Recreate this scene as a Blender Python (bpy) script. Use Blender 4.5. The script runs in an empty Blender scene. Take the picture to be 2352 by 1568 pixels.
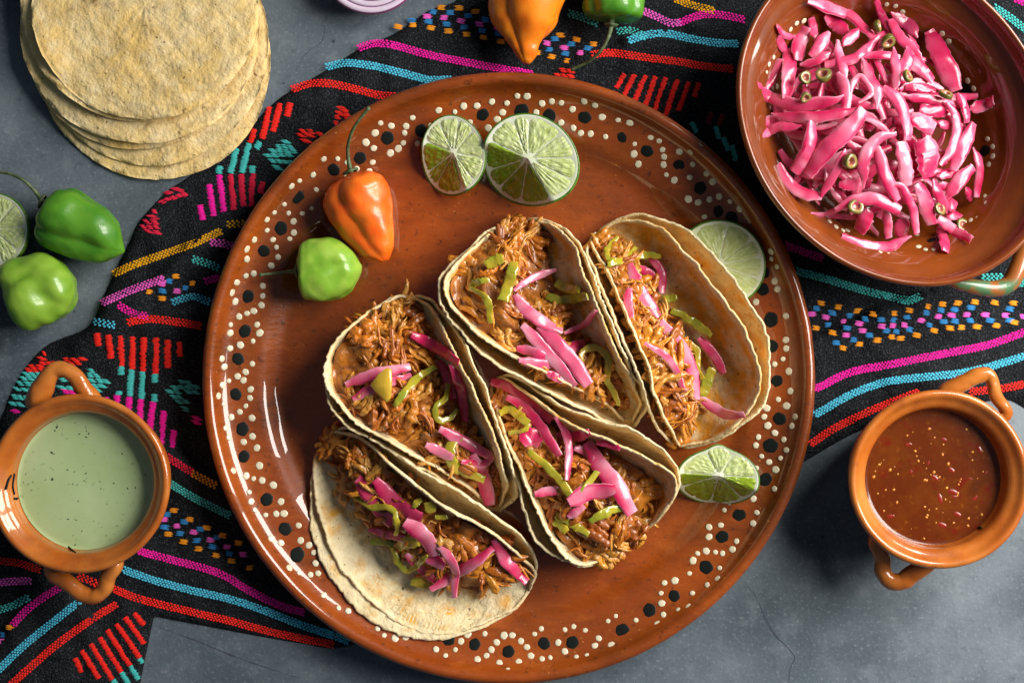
import bpy, math, random
import numpy as np
from math import sin, cos, pi, radians, sqrt

# ------------------------------------------------------------------ units
# 1 working unit = 0.25 mm.  px/py are points seen on the table, z is height.
S = 0.00025
D = 3267.0                       # camera height in working units (0.82 m)
CX, CY = 1176.0, 784.0
rng = np.random.default_rng(7)
random.seed(7)
scene = bpy.context.scene
COL = scene.collection

# ------------------------------------------------------------------ camera
cam = bpy.data.cameras.new('camera')
cam.sensor_width = 36.0
cam.lens = 50.0
cam.clip_start = 0.01
cam.clip_end = 20.0
cam.dof.use_dof = True
cam.dof.focus_distance = (D - 120) * S
cam.dof.aperture_fstop = 9.0
camo = bpy.data.objects.new('camera', cam)
camo.location = (0, 0, D * S)
COL.objects.link(camo)
scene.camera = camo

# ------------------------------------------------------------------ world
world = bpy.data.worlds.new('World')
scene.world = world
world.use_nodes = True
bg = world.node_tree.nodes['Background']
bg.inputs['Color'].default_value = (0.62, 0.80, 1.0, 1)
bg.inputs['Strength'].default_value = 0.095

# ------------------------------------------------------------------ window light (two panes, up and to the right)
def pane(off, power):
    az, el, dist = radians(22), radians(38), 1.08
    L = bpy.data.lights.new('window_pane', 'AREA')
    L.shape = 'RECTANGLE'
    L.size = 0.34
    L.size_y = 0.62
    L.energy = power
    L.color = (1.0, 0.965, 0.90)
    o = bpy.data.objects.new('window_pane', L)
    ctr = np.array([cos(az) * cos(el), sin(az) * cos(el), sin(el)]) * dist
    side = np.array([-sin(az), cos(az), 0])
    p = ctr + side * off
    o.location = p
    from mathutils import Vector
    d = Vector((0.06, -0.04, 0)) - Vector(ctr)
    o.rotation_euler = d.to_track_quat('-Z', 'Y').to_euler()
    COL.objects.link(o)
pane(-0.205, 13.0)
pane(0.205, 13.0)

scene.view_settings.view_transform = 'Standard'
scene.view_settings.look = 'None'
scene.view_settings.gamma = 1.0
scene.view_settings.use_curve_mapping = False
scene.view_settings.exposure = 0.0
scene.cycles.max_bounces = 6

# ------------------------------------------------------------------ helpers
def W(px, py, z=0.0):
    f = (D - z) / D
    return np.array([(px - CX) * f, (CY - py) * f, z])
def Wn(p):
    p = np.asarray(p, float)
    f = (D - p[:, 2]) / D
    return np.c_[(p[:, 0] - CX) * f, (CY - p[:, 1]) * f, p[:, 2]]
def toPx(v):
    f = D / (D - v[..., 2])
    return np.stack([v[..., 0] * f + CX, CY - v[..., 1] * f], -1)
# affine maps of study crops -> px
def RG(ox, oy, k):
    return lambda pts: [(ox + k * p[0], oy + k * p[1]) + tuple(p[2:]) for p in pts]
k1 = .29297
R1 = RG(0, 0, k1); R2 = RG(574.2, 0, k1); R3 = RG(1148.4, 0, k1); R4 = RG(1662.9, 0, k1)
R5 = RG(0, 344.5, k1); R6 = RG(0, 746.5, k1); R7 = RG(0, 1108.8, k1); R8 = RG(1662.9, 344.5, k1)
Q1 = RG(689, 631.6, .3662); Q2 = RG(976.2, 459.4, .3296); Q3 = RG(1320.7, 459.4, .3662)
Q4 = RG(1091, 803.9, .3296); Q5 = RG(689, 976.2, .3296); Q6 = RG(1550.4, 803.9, .3662)
Q7 = RG(1550.4, 1108.8, .3408); Q8 = RG(459.4, 172.3, .3662)

def lin(h):
    c = [int(h[i:i + 2], 16) / 255 for i in (0, 2, 4)]
    return tuple(x / 12.92 if x <= .04045 else ((x + .055) / 1.055) ** 2.4 for x in c)

def noise3(p, scale, seed=0, octs=3):
    """cheap smooth noise from random sinusoids, about -1..1"""
    p = np.asarray(p, float)
    r = np.random.default_rng(seed + 1000)
    out = np.zeros(p.shape[0])
    a = 1.0; tot = 0
    for o in range(octs):
        for k in range(5):
            d = r.normal(size=p.shape[1]); d /= np.linalg.norm(d)
            out += a * np.sin(p @ d * (2 * pi / scale) * r.uniform(.6, 1.5) + r.uniform(0, 6.28))
        tot += a * 1.9
        scale /= 2.1; a *= .55
    return out / tot
def smooth01(x):
    x = np.clip(x, 0, 1)
    return x * x * (3 - 2 * x)
def catmull(pts, n):
    P = np.asarray(pts, float)
    if len(P) == 2:
        t = np.linspace(0, 1, n)[:, None]
        return P[0] * (1 - t) + P[1] * t
    d = np.r_[0, np.cumsum(np.maximum(np.linalg.norm(np.diff(P[:, :2], axis=0), axis=1), 1e-6))]
    ext = np.vstack([2 * P[0] - P[1], P, 2 * P[-1] - P[-2]])
    tt = np.linspace(0, d[-1], n)
    out = []
    for x in tt:
        i = min(max(np.searchsorted(d, x, 'right') - 1, 0), len(P) - 2)
        u = (x - d[i]) / (d[i + 1] - d[i])
        p0, p1, p2, p3 = ext[i], ext[i + 1], ext[i + 2], ext[i + 3]
        out.append(.5 * ((2 * p1) + (-p0 + p2) * u + (2 * p0 - 5 * p1 + 4 * p2 - p3) * u * u + (-p0 + 3 * p1 - 3 * p2 + p3) * u ** 3))
    return np.array(out)

def gridf(nu, nv, off=0, cu=False, cv=False):
    F = []
    for i in range(nu if cu else nu - 1):
        i2 = (i + 1) % nu
        for j in range(nv if cv else nv - 1):
            j2 = (j + 1) % nv
            F.append((off + i * nv + j, off + i * nv + j2, off + i2 * nv + j2, off + i2 * nv + j))
    return F

def mesh(name, V, F, mat, col=None, smooth=True):
    me = bpy.data.meshes.new(name)
    me.from_pydata((np.asarray(V, float) * S).tolist(), [], [tuple(int(a) for a in f) for f in F])
    if smooth:
        me.polygons.foreach_set('use_smooth', np.ones(len(me.polygons), bool))
    if col is not None:
        a = me.attributes.new('col', 'FLOAT_COLOR', 'POINT')
        c = np.asarray(col, float)
        if c.shape[1] == 3: c = np.c_[c, np.ones(len(c))]
        a.data.foreach_set('color', c.ravel())
    me.materials.append(mat)
    me.update()
    return me
def link(name, data, loc=(0, 0, 0), parent=None):
    o = bpy.data.objects.new(name, data)
    o.location = tuple(np.asarray(loc, float) * S)
    o.parent = parent
    COL.objects.link(o)
    return o
def obj(name, V, F, mat, parent=None, origin=(0, 0, 0), col=None, smooth=True):
    """V in world working units; parent is an Empty placed at 'origin'"""
    V = np.asarray(V, float) - np.asarray(origin, float)
    me = mesh(name, V, F, mat, col, smooth)
    return link(name, me, (0, 0, 0) if parent else origin, parent)
def fixn(o):
    import bmesh
    bm = bmesh.new(); bm.from_mesh(o.data)
    bmesh.ops.recalc_face_normals(bm, faces=bm.faces)
    bm.to_mesh(o.data); bm.free()
    return o
def empty(name, origin):
    o = bpy.data.objects.new(name, None)
    o.empty_display_size = .01
    o.location = tuple(np.asarray(origin, float) * S)
    COL.objects.link(o)
    return o
def tag(o, label, cat, group=None, kind=None):
    o['label'] = label
    if cat: o['category'] = cat
    if group: o['group'] = group
    if kind: o['kind'] = kind
    return o

def frames(P, ref=(0, 0, 1)):
    T = np.gradient(P, axis=0)
    T /= np.maximum(np.linalg.norm(T, axis=1, keepdims=True), 1e-9)
    ref = np.asarray(ref, float)
    A = np.cross(T, ref)
    n = np.linalg.norm(A, axis=1, keepdims=True)
    A = np.where(n > .05, A / np.maximum(n, 1e-9), np.array([[1., 0, 0]]))
    B = np.cross(A, T)
    return T, A, B
def tube(P, rad, sides=8, ref=(0, 0, 1), flat=1.0, caps=True):
    P = np.asarray(P, float); n = len(P)
    rad = np.broadcast_to(np.asarray(rad, float), (n,))
    T, A, B = frames(P, ref)
    a = np.arange(sides) / sides * 2 * pi
    V = P[:, None, :] + rad[:, None, None] * (np.cos(a)[None, :, None] * A[:, None, :] + flat * np.sin(a)[None, :, None] * B[:, None, :])
    V = V.reshape(-1, 3)
    F = gridf(n, sides, 0, False, True)
    if caps:
        c0 = len(V); V = np.vstack([V, P[0] - T[0] * rad[0] * .35, P[-1] + T[-1] * rad[-1] * .35])
        for j in range(sides):
            F.append((c0, (j + 1) % sides, j))
            F.append((c0 + 1, (n - 1) * sides + j, (n - 1) * sides + (j + 1) % sides))
    return V, F
class MB:
    def __init__(s): s.V = []; s.F = []; s.C = []; s.n = 0
    def add(s, V, F, c=None):
        V = np.asarray(V, float)
        s.V.append(V); s.F += [tuple(a + s.n for a in f) for f in F]; s.n += len(V)
        if c is not None:
            c = np.asarray(c, float)
            s.C.append(np.broadcast_to(c, (len(V), 3)) if c.ndim == 1 else c)
    def get(s): return np.vstack(s.V), s.F, (np.vstack(s.C) if s.C else None)

# ------------------------------------------------------------------ materials
def M(name, base=None, rough=.5, attr=False, coat=0., sss=0., sssr=(1, .4, .3), sssc=.002, bump=None, mix=None, spec=.5, coatr=.06, metal=0., rnoise=None):
    """mix: list of (colour, noise scale, lo, hi, detail, stretch) layered over the base colour"""
    m = bpy.data.materials.new(name); m.use_nodes = True
    nt = m.node_tree; b = nt.nodes['Principled BSDF']
    N = nt.nodes.new; Lk = nt.links.new
    tc = N('ShaderNodeTexCoord')
    if attr:
        at = N('ShaderNodeAttribute'); at.attribute_name = 'col'; cur = at.outputs['Color']
    else:
        rgb = N('ShaderNodeRGB'); rgb.outputs[0].default_value = (*base, 1); cur = rgb.outputs[0]
    def noise(sc, det, st=(1, 1, 1), rot=0.0, dist=0.):
        mp = N('ShaderNodeMapping'); mp.inputs['Scale'].default_value = st
        mp.inputs['Rotation'].default_value = (0, 0, rot)
        Lk(tc.outputs['Object'], mp.inputs['Vector'])
        n = N('ShaderNodeTexNoise'); n.inputs['Scale'].default_value = sc; n.inputs['Detail'].default_value = det
        n.inputs['Roughness'].default_value = .6
        n.inputs['Distortion'].default_value = dist
        Lk(mp.outputs[0], n.inputs['Vector'])
        return n.outputs['Fac']
    for L in (mix or []):
        c, sc, lo, hi, det = L[:5]
        st = L[5] if len(L) > 5 else (1, 1, 1)
        rot = L[6] if len(L) > 6 else 0.
        f = noise(sc, det, st, rot)
        mr = N('ShaderNodeMapRange'); mr.inputs['From Min'].default_value = lo; mr.inputs['From Max'].default_value = hi
        mr.inputs['To Max'].default_value = L[7] if len(L) > 7 else 1.0
        Lk(f, mr.inputs['Value'])
        mx = N('ShaderNodeMix'); mx.data_type = 'RGBA'; mx.inputs['B'].default_value = (*c, 1)
        Lk(mr.outputs[0], mx.inputs['Factor']); Lk(cur, mx.inputs['A']); cur = mx.outputs['Result']
    Lk(cur, b.inputs['Base Color'])
    b.inputs['Roughness'].default_value = rough
    if rnoise:
        f = noise(rnoise[0], 4)
        mr = N('ShaderNodeMapRange'); mr.inputs['From Min'].default_value = .3; mr.inputs['From Max'].default_value = .7
        mr.inputs['To Min'].default_value = rnoise[1]; mr.inputs['To Max'].default_value = rnoise[2]
        Lk(f, mr.inputs['Value']); Lk(mr.outputs[0], b.inputs['Roughness'])
    b.inputs['Specular IOR Level'].default_value = spec
    b.inputs['Coat Weight'].default_value = coat
    b.inputs['Coat Roughness'].default_value = coatr
    b.inputs['Metallic'].default_value = metal
    if sss:
        b.inputs['Subsurface Weight'].default_value = sss
        b.inputs['Subsurface Radius'].default_value = sssr
        b.inputs['Subsurface Scale'].default_value = sssc
    prev = None
    for (sc, det, strength, dist, *st) in (bump or []):
        f = noise(sc, det, st[0] if st else (1, 1, 1), st[1] if len(st) > 1 else 0.)
        bp = N('ShaderNodeBump'); bp.inputs['Strength'].default_value = strength; bp.inputs['Distance'].default_value = dist
        Lk(f, bp.inputs['Height'])
        if prev: Lk(prev, bp.inputs['Normal'])
        prev = bp.outputs['Normal']
    if prev: Lk(prev, b.inputs['Normal'])
    return m

m_table = M('blue_grey_stone', (.074, .100, .124), .62, mix=[
    ((.175, .208, .236), 5, .45, .68, 9), ((.030, .045, .057), 8, .47, .70, 9), ((.24, .27, .30), 60, .52, .80, 9, (1, 1, 1), 0, .5), ((.045, .06, .075), 190, .55, .74, 6, (1, 1, 1), 0, .55), ((.30, .33, .36), 520, .56, .76, 3, (1, 1, 1), 0, .5)],
    bump=[(420, 4, .35, .0006), (40, 4, .15, .001)], rnoise=(30, .5, .75))
m_crack = M('crack_dark', (.035, .045, .055), .8)
m_cloth = M('black_cotton', (.0075, .0085, .0105), .92, spec=.15, mix=[((.052, .060, .070), 1150, .54, .74, 1)],
            bump=[(900, 1, 1.0, .0010), (160, 3, .3, .001)])
clay_mix = [((.38, .080, .007), 13, .44, .70, 8, (1, 1, 1)), ((.12, .026, .004), 26, .50, .74, 9, (1, 2.6, 1), .5, .8), ((.44, .115, .012), 60, .55, .78, 8, (1, 4, 1), -.35, .5), ((.12, .027, .005), 8, .48, .66, 8, (1, 1, 1), 0, .8), ((.05, .015, .005), 240, .60, .72, 4, (1, 1, 1), 0, .75), ((.55, .22, .05), 420, .70, .76, 2, (1, 1, 1), 0, .7)]
m_plate = M('glazed_terracotta', (.265, .049, .005), .4, spec=.2, coat=1.0, coatr=.02, mix=clay_mix, bump=[(30, 4, .22, .0022), (150, 4, .34, .0010, (1, 2.5, 1), -.35)])
m_cup = M('orange_glazed_clay', (.42, .100, .010), .4, spec=.25, coat=.9, coatr=.06, mix=[((.62, .21, .035), 25, .4, .7, 5), ((.22, .052, .010), 34, .52, .75, 7), ((.12, .03, .008), 420, .66, .76, 3, (1, 1, 1), 0, .6)],
          bump=[(120, 3, .16, .001), (30, 2, .15, .002)], rnoise=(60, .25, .5))
m_bowl = M('brown_glazed_clay', (.17, .034, .005), .4, spec=.2, coat=1.0, coatr=.04, mix=[((.26, .058, .007), 18, .44, .7, 5), ((.10, .024, .006), 26, .52, .8, 6, (1, 1, 2.5))],
           bump=[(140, 3, .12, .0009), (28, 2, .14, .002)], rnoise=(60, .2, .45))
m_bowlhandle = M('glazed_handle', attr=True, rough=.35, coat=.7, bump=[(120, 3, .15, .001)])
m_cream = M('cream_slip', (.68, .62, .44), .4, coat=.5, mix=[((.48, .41, .26), 500, .52, .75, 3)], bump=[(900, 2, .2, .0004)])
m_black = M('black_slip', (.006, .008, .007), .5, spec=.12, coat=.08, mix=[((.018, .024, .018), 400, .55, .75, 3)], bump=[(600, 3, .35, .0006)])
m_tort = M('corn_tortilla', attr=True, rough=.68, spec=.3, sss=.08, sssr=(1, .7, .3), sssc=.0015, mix=[
    ((.86, .72, .45), 120, .45, .72, 6, (1, 1, 1), 0, .6), ((.46, .30, .11), 230, .54, .72, 4, (1, 1, 1), 0, .6), ((.50, .30, .09), 42, .60, .74, 6, (1, 1, 1), 0, .6), ((.13, .06, .02), 300, .675, .73, 2, (1, 1, 1), 0, .85)],
    bump=[(380, 4, .8, .0011), (110, 3, .6, .0022)])
m_meat = M('pulled_meat', attr=True, rough=.32, coat=.62, coatr=.10, spec=.4, sss=.10, sssr=(1, .4, .15), sssc=.0012, mix=[((.36, .10, .012), 240, .48, .7, 4, (1, 1, 1), 0, .55), ((.06, .02, .006), 420, .66, .76, 3, (1, 1, 1), 0, .6)], bump=[(700, 4, .5, .0010), (260, 3, .5, .0014)])
m_onion = M('pickled_onion', attr=True, rough=.26, coat=.35, coatr=.08, spec=.5, sss=.45, sssr=(1, .3, .4), sssc=.003, mix=[((.84, .36, .45), 160, .55, .8, 4, (1, 1, 1), 0, .18)], bump=[(600, 3, .18, .0005), (120, 2, .12, .001)])
m_jal = M('pickled_pepper', attr=True, rough=.2, coat=.5, coatr=.08, spec=.5, sss=.3, sssr=(.7, 1, .2), sssc=.002, mix=[((.30, .17, .012), 120, .52, .75, 4, (1, 1, 1), 0, .5)], bump=[(500, 3, .25, .0006), (150, 2, .2, .001)])
m_hab = M('pepper_skin', attr=True, rough=.36, spec=.4, coat=.32, coatr=.08, sss=.18, sssr=(1, .5, .2), sssc=.003, bump=[(60, 4, .16, .0022), (260, 3, .12, .0008)])
m_stem = M('pepper_stem', (.055, .085, .03), .6, mix=[((.14, .17, .08), 300, .45, .7, 3)], bump=[(500, 3, .4, .0006)])
m_rind = M('lime_rind', (.060, .165, .012), .38, coat=.25, coatr=.15, mix=[((.16, .30, .03), 90, .45, .75, 4), ((.02, .07, .008), 420, .55, .72, 2)], bump=[(700, 2, .5, .0006)])
m_pith = M('lime_pith', (.74, .80, .52), .5, sss=.2, sssr=(1, 1, .7), sssc=.002, mix=[((.86, .88, .78), 200, .4, .7, 3)], bump=[(500, 3, .2, .0004)])
m_flesh = M('lime_flesh', attr=True, rough=.16, coat=.5, coatr=.05, sss=.4, sssr=(.8, 1, .3), sssc=.004, mix=[((.66, .74, .36), 220, .55, .75, 3, (1, 1, 1), 0, .5)], bump=[(330, 3, .55, .0012), (900, 2, .2, .0004)])
m_gsalsa = M('green_salsa', (.41, .53, .25), .28, coat=.15, sss=.12, sssr=(.6, 1, .5), sssc=.003, mix=[((.16, .24, .10), 330, .62, .70, 4, (1, 1, 1), 0, .6), ((.47, .58, .31), 30, .4, .7, 3)], bump=[(200, 3, .05, .0005)])
m_herb = M('herb_fleck', (.045, .085, .03), .5)
m_rsalsa = M('red_salsa', (.100, .016, .001), .2, spec=.25, coat=.5, coatr=.03, mix=[((.15, .033, .0016), 38, .45, .70, 8), ((.13, .007, .0015), 90, .56, .70, 5), ((.26, .08, .005), 230, .58, .74, 5, (1, 1, 1), 0, .6), ((.035, .008, .001), 60, .55, .75, 6, (1, 1, 1), 0, .6)], bump=[(90, 4, .12, .0010), (300, 3, .10, .0005)])
m_seed = M('chili_seed', (.50, .17, .014), .35, coat=.2, mix=[((.62, .32, .05), 160, .5, .7, 2)])
m_flake = M('chili_flake', (.22, .012, .005), .25, coat=.5)
m_ronion = M('red_onion_flesh', attr=True, rough=.3, coat=.3, sss=.3, sssr=(1, .6, .9), sssc=.002, bump=[(300, 3, .15, .0006)])

# yarn materials
YARN = {'red': lin('d8231a'), 'magenta': lin('e0168c'), 'pink': lin('dd55b0'), 'cyan': lin('46a9c4'), 'teal': lin('3fa8a3'),
        'yellow': lin('c98f12'), 'orange': lin('d9851a'), 'blue': lin('2b74ab'), 'dkred': lin('c01c3a'), 'brown': lin('6a1c18')}
YARN = {k: tuple(min(.9, x * 1.35) for x in v) for k, v in YARN.items()}
m_yarn = {k: M('yarn_' + k, v, .75, spec=.2, mix=[(tuple(x * .55 for x in v), 900, .5, .75, 2)], bump=[(2600, 2, .5, .0003)]) for k, v in YARN.items()}

# ------------------------------------------------------------------ table
n = 2
TV = np.array([(-2600, -2100, 0), (2600, -2100, 0), (2600, 2100, 0), (-2600, 2100, 0)], float)
table = obj('table', TV, [(0, 1, 2, 3)], m_table)
table['kind'] = 'structure'; table['label'] = 'mottled blue grey stone table top with hairline cracks'
def crack(pts, w):
    P = catmull(pts, 60); P = np.c_[P, np.full(60, .0)]
    P[:, 0] += noise3(P[:, :1], 40, 3) * 2.0
    P = Wn(P); T, A, B = frames(P)
    ww = w * (1 + .7 * noise3(P[:, :2], 60, 5)) * np.sin(np.linspace(.15, pi - .15, 60))
    V = np.vstack([P + A * ww[:, None], P - A * ww[:, None]]); V[:, 2] = .35
    F = [(i, i + 1, 61 + i, 60 + i) for i in range(59)]
    obj('crack', V, F, m_crack, table)
crack(Q7([(470, 670), (540, 760), (620, 930), (650, 990), (720, 1070), (805, 1165), (780, 1250), (765, 1348)]), 1.1)
crack(R7([(1200, 1110), (1500, 1220), (1900, 1380), (2350, 1530)]), .9)
crack(R2([(590, 200), (560, 330), (440, 420), (360, 560)]), .5)
for (x, y, r) in ((1889, 1233, 5), (R2([(655, 325)])[0] + (4,)), (R2([(265, 655)])[0] + (2.6,)), (171, 715, 2.5)):
    a = np.arange(10) / 10 * 2 * pi
    c = W(x, y, 0)
    V = np.c_[c[0] + r * np.cos(a) * (1 + .2 * np.sin(3 * a)), c[1] + r * np.sin(a), np.full(10, .4)]
    obj('pit', V, [tuple(range(10))], m_crack, table)

# ------------------------------------------------------------------ cloth
OUT = [(1060, -60), (1050, 0), (985, 25), (905, 78), (830, 110), (760, 155), (690, 197), (630, 236), (520, 345), (425, 412), (385, 438), (350, 474), (316, 513), (300, 550), (283, 584), (262, 628), (246, 662), (230, 698), (214, 736), (186, 760), (112, 790), (62, 840), (22, 908), (-4, 972), (-120, 1180), (-120, 1680), (300, 1680), (322, 1568), (338, 1490), (351, 1428), (354, 1415), (366, 1417), (520, 1446), (688, 1476), (800, 1483), (1000, 1400), (1500, 1220), (1700, 1150), (1862, 1051), (1990, 983), (2160, 940), (2305, 917), (2480, 905), (2480, -60)]
def dist_poly(P, poly):
    P = np.asarray(P, float)[:, :2]; d = np.full(len(P), 1e9)
    poly = np.asarray(poly, float)
    for i in range(len(poly)):
        a = poly[i]; b = poly[(i + 1) % len(poly)]
        ab = b - a; t = np.clip(((P - a) @ ab) / (ab @ ab), 0, 1)
        d = np.minimum(d, np.linalg.norm(P - (a + t[:, None] * ab), axis=1))
    return d
def dist_line(P, line):
    P = np.asarray(P, float)[:, :2]; d = np.full(len(P), 1e9); side = np.zeros(len(P))
    line = np.asarray(line, float)
    for i in range(len(line) - 1):
        a = line[i]; b = line[i + 1]; ab = b - a
        tr = ((P - a) @ ab) / (ab @ ab); t = np.clip(tr, 0, 1)
        q = P - (a + t[:, None] * ab); dd = np.linalg.norm(q, axis=1)
        m = dd < d
        side[m] = np.sign(ab[0] * q[m, 1] - ab[1] * q[m, 0]); d[m] = dd[m]
    return d, side
# folds: line, height, width on one side, width on the other
FOLDS = [(R5([(700, 1420), (1000, 1345), (1300, 1290), (1640, 1200)]), 15, 12, 60),
         (R5([(820, 1210), (1050, 1130), (1280, 1000), (1500, 760)]), 14, 14, 60),
         (R5([(900, 985), (1300, 850), (1750, 630)]), 9, 40, 40),
         (R5([(1150, 560), (1300, 700), (1500, 620), (1760, 520)]), 7, 60, 60),
         (R6([(1150, 870), (1350, 1010), (1560, 1160), (1720, 1260)]), 17, 14, 60),
         (R7([(0, 690), (250, 700), (520, 900)]), 13, 16, 60),
         (R7([(90, 1130), (230, 900), (330, 720)]), 9, 14, 50),
         (R7([(1080, 640), (1500, 760), (1900, 850), (2350, 1050)]), 6, 50, 50),
         (R3([(1000, 330), (1150, 280), (1400, 185), (1650, 60)]), 15, 14, 60),
         (R3([(650, 450), (900, 350), (1120, 290)]), 8, 20, 50),
         (R8([(700, 1500), (950, 1400), (1200, 1290), (1500, 1160)]), 15, 12, 60),
         (R8([(1280, 1270), (1330, 1400), (1390, 1560)]), 6, 25, 40),
         (Q6([(900, 330), (1200, 230), (1500, 190), (1720, 170), (2189, 90)]), 9, 30, 60),
         (Q6([(1250, 30), (1500, 120), (1640, 190)]), 9, 25, 45),
         (R2([(900, 360), (1300, 300), (1900, 420)]), 5, 80, 80),
         (R2([(300, 720), (700, 900), (1100, 760)]), 5, 60, 60)]
PLC = (1168., 868.)
def cloth_z(P):
    P = np.asarray(P, float)[:, :2]
    d = dist_poly(P, OUT)
    z = 10 + 5.0 * noise3(P, 240, 21, 3) + 1.8 * noise3(P, 75, 22, 2)
    for line, h, w1, w2 in FOLDS:
        dd, s = dist_line(P, line)
        w = np.where(s > 0, w2, w1)
        z += 1.6 * h * np.exp(-(dd / w) ** 2)
    # lies flat where the platter stands
    r = np.linalg.norm(P - np.array(PLC), axis=1)
    k = smooth01((r - 540) / 110)
    z = 9 * (1 - k) + z * k
    # and is pressed by the bowl foot and by the cup
    for cx, cy, rr in ((2000, 330, 260), (183, 1105, 150), (2140, 1090, 130)):
        k = smooth01((np.hypot(P[:, 0] - cx, P[:, 1] - cy) - rr) / 60)
        z = np.minimum(z, 9 + 60 * k)
    e = np.clip(d / 26, 0, 1)
    return 1.2 + (np.maximum(z, 4) - 1.2) * np.sqrt(1 - (1 - e) ** 2)
def inside(P, poly):
    P = np.asarray(P, float); x, y = P[:, 0], P[:, 1]; c = np.zeros(len(P), bool)
    n = len(poly)
    for i in range(n):
        x1, y1 = poly[i]; x2, y2 = poly[(i + 1) % n]
        if y1 == y2: continue
        t = (y - y1) / (y2 - y1)
        c ^= ((y1 > y) != (y2 > y)) & (x < x1 + t * (x2 - x1))
    return c
def clip_poly(sub, x0, y0, x1, y1):
    for ax, lim, sg in ((0, x0, 1), (0, x1, -1), (1, y0, 1), (1, y1, -1)):
        out = []
        for i in range(len(sub)):
            a = sub[i - 1]; b = sub[i]
            ia = sg * (a[ax] - lim) >= 0; ib = sg * (b[ax] - lim) >= 0
            if ia != ib:
                t = (lim - a[ax]) / (b[ax] - a[ax]); out.append((a[0] + t * (b[0] - a[0]), a[1] + t * (b[1] - a[1])))
            if ib: out.append(b)
        sub = out
        if not sub: break
    return sub
def densify(poly, step):
    out = []
    for i in range(len(poly)):
        a = np.array(poly[i], float); b = np.array(poly[(i + 1) % len(poly)], float)
        k = max(1, int(np.linalg.norm(b - a) / step))
        for j in range(k): out.append(tuple(a + (b - a) * j / k))
    return out
OUT = [tuple(p) for p in catmull(OUT + [OUT[0]], 420)[:-1]]
def build_cloth():
    g = 9
    xs = np.arange(-126, 2490, g); ys = np.arange(-63, 1690, g)
    X, Y = np.meshgrid(xs, ys)
    ins = inside(np.c_[X.ravel(), Y.ravel()], OUT).reshape(X.shape)
    key = {}; pts = []; F = []
    def vid(x, y):
        k = (round(x * 4), round(y * 4))
        if k not in key: key[k] = len(pts); pts.append((x, y))
        return key[k]
    od = OUT
    for i in range(len(ys) - 1):
        for j in range(len(xs) - 1):
            c = ins[i:i + 2, j:j + 2]
            x0, x1, y0, y1 = xs[j], xs[j + 1], ys[i], ys[i + 1]
            if c.all(): F.append((vid(x0, y0), vid(x0, y1), vid(x1, y1), vid(x1, y0)))
            elif c.any():
                near = [p for p in od if x0 - 30 < p[0] < x1 + 30 and y0 - 30 < p[1] < y1 + 30]
                q = clip_poly(od, x0, y0, x1, y1)
                f = []
                for p in q:
                    v = vid(*p)
                    if not f or f[-1] != v: f.append(v)
                if len(f) > 1 and f[0] == f[-1]: f.pop()
                if len(set(f)) >= 3 and len(set(f)) == len(f): F.append(tuple(f[::-1]))
    P = np.array(pts)
    z = cloth_z(P)
    V = Wn(np.c_[P, z])
    return V, F
cV, cF = build_cloth()
cloth = empty('woven_cloth', (0, 0, 0))
tag(cloth, 'rumpled black woven cloth with bright striped and embroidered bands under the platter', 'cloth')
fixn(obj('fabric', cV, cF, m_cloth, cloth))
if True:
    fb = [o for o in cloth.children if o.name.startswith('fabric')][0]
    # make normals point up
    up = np.zeros(len(fb.data.polygons) * 3); fb.data.polygons.foreach_get('normal', up)
    if up.reshape(-1, 3)[:, 2].mean() < 0: fb.data.flip_normals()

def stitches(C, Dm, ln, wd, ht, lift):
    """C: Nx2 px centres, Dm: Nx2 unit directions; raised lens-shaped stitch each"""
    C = np.asarray(C); Dm = np.asarray(Dm); n = len(C)
    Nn = np.c_[-Dm[:, 1], Dm[:, 0]]
    ln = np.broadcast_to(ln, (n,))[:, None]; wd = np.broadcast_to(wd, (n,))[:, None]
    base = [C + Dm * ln / 2, C + Dm * ln * .22 + Nn * wd / 2, C - Dm * ln * .22 + Nn * wd / 2, C - Dm * ln / 2, C - Dm * ln * .22 - Nn * wd / 2, C + Dm * ln * .22 - Nn * wd / 2]
    zc = cloth_z(C) + lift
    V = []
    for b in base: V.append(np.c_[b, zc - .3])
    V.append(np.c_[C, zc + ht])
    V = np.stack(V, 1).reshape(-1, 3)
    F = []
    for i in range(n):
        o = i * 7
        for j in range(6): F.append((o + (j + 1) % 6, o + j, o + 6))
    return Wn(V), F
def stripe(pts, col, w=18, rows=4, step=7.4):
    P = np.asarray(pts, float); L = np.linalg.norm(np.diff(P, axis=0), axis=1).sum()
    n = max(4, int(L / step))
    c = catmull(P, n); T = np.gradient(c, axis=0); T /= np.linalg.norm(T, axis=1, keepdims=True); Nn = np.c_[-T[:, 1], T[:, 0]]
    C, Dm = [], []
    for k in range(rows):
        off = (k - (rows - 1) / 2) * w / rows
        sh = (k % 2) * .5 * step
        C.append(c + Nn * off + T * sh); Dm.append(T)
    C = np.vstack(C); Dm = np.vstack(Dm)
    C = C + rng.normal(0, .35, C.shape)
    V, F = stitches(C, Dm, step * 1.0 * rng.uniform(.85, 1.1, len(C)), w / rows * .95, 1.7, .9)
    obj('woven_stripe', V, F, m_yarn[col], cloth)
def column(p0, p1, col, w=15, name='embroidered_bar', st=3.1):
    p0 = np.array(p0, float); p1 = np.array(p1, float)
    L = np.linalg.norm(p1 - p0); T = (p1 - p0) / L; Nn = np.array([-T[1], T[0]])
    if Nn[0] < 0: Nn = -Nn
    n = max(2, int(L / st)); C = p0 + T * (np.arange(n)[:, None] + .5) * L / n
    C = C + Nn * rng.uniform(-1.3, 1.3, (n, 1)) + rng.normal(0, .25, (n, 2))
    V, F = stitches(C, np.tile(Nn, (n, 1)), w * rng.uniform(.92, 1.15, n), st * 1.25, 1.9, .9)
    obj(name, V, F, m_yarn[col], cloth)
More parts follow.
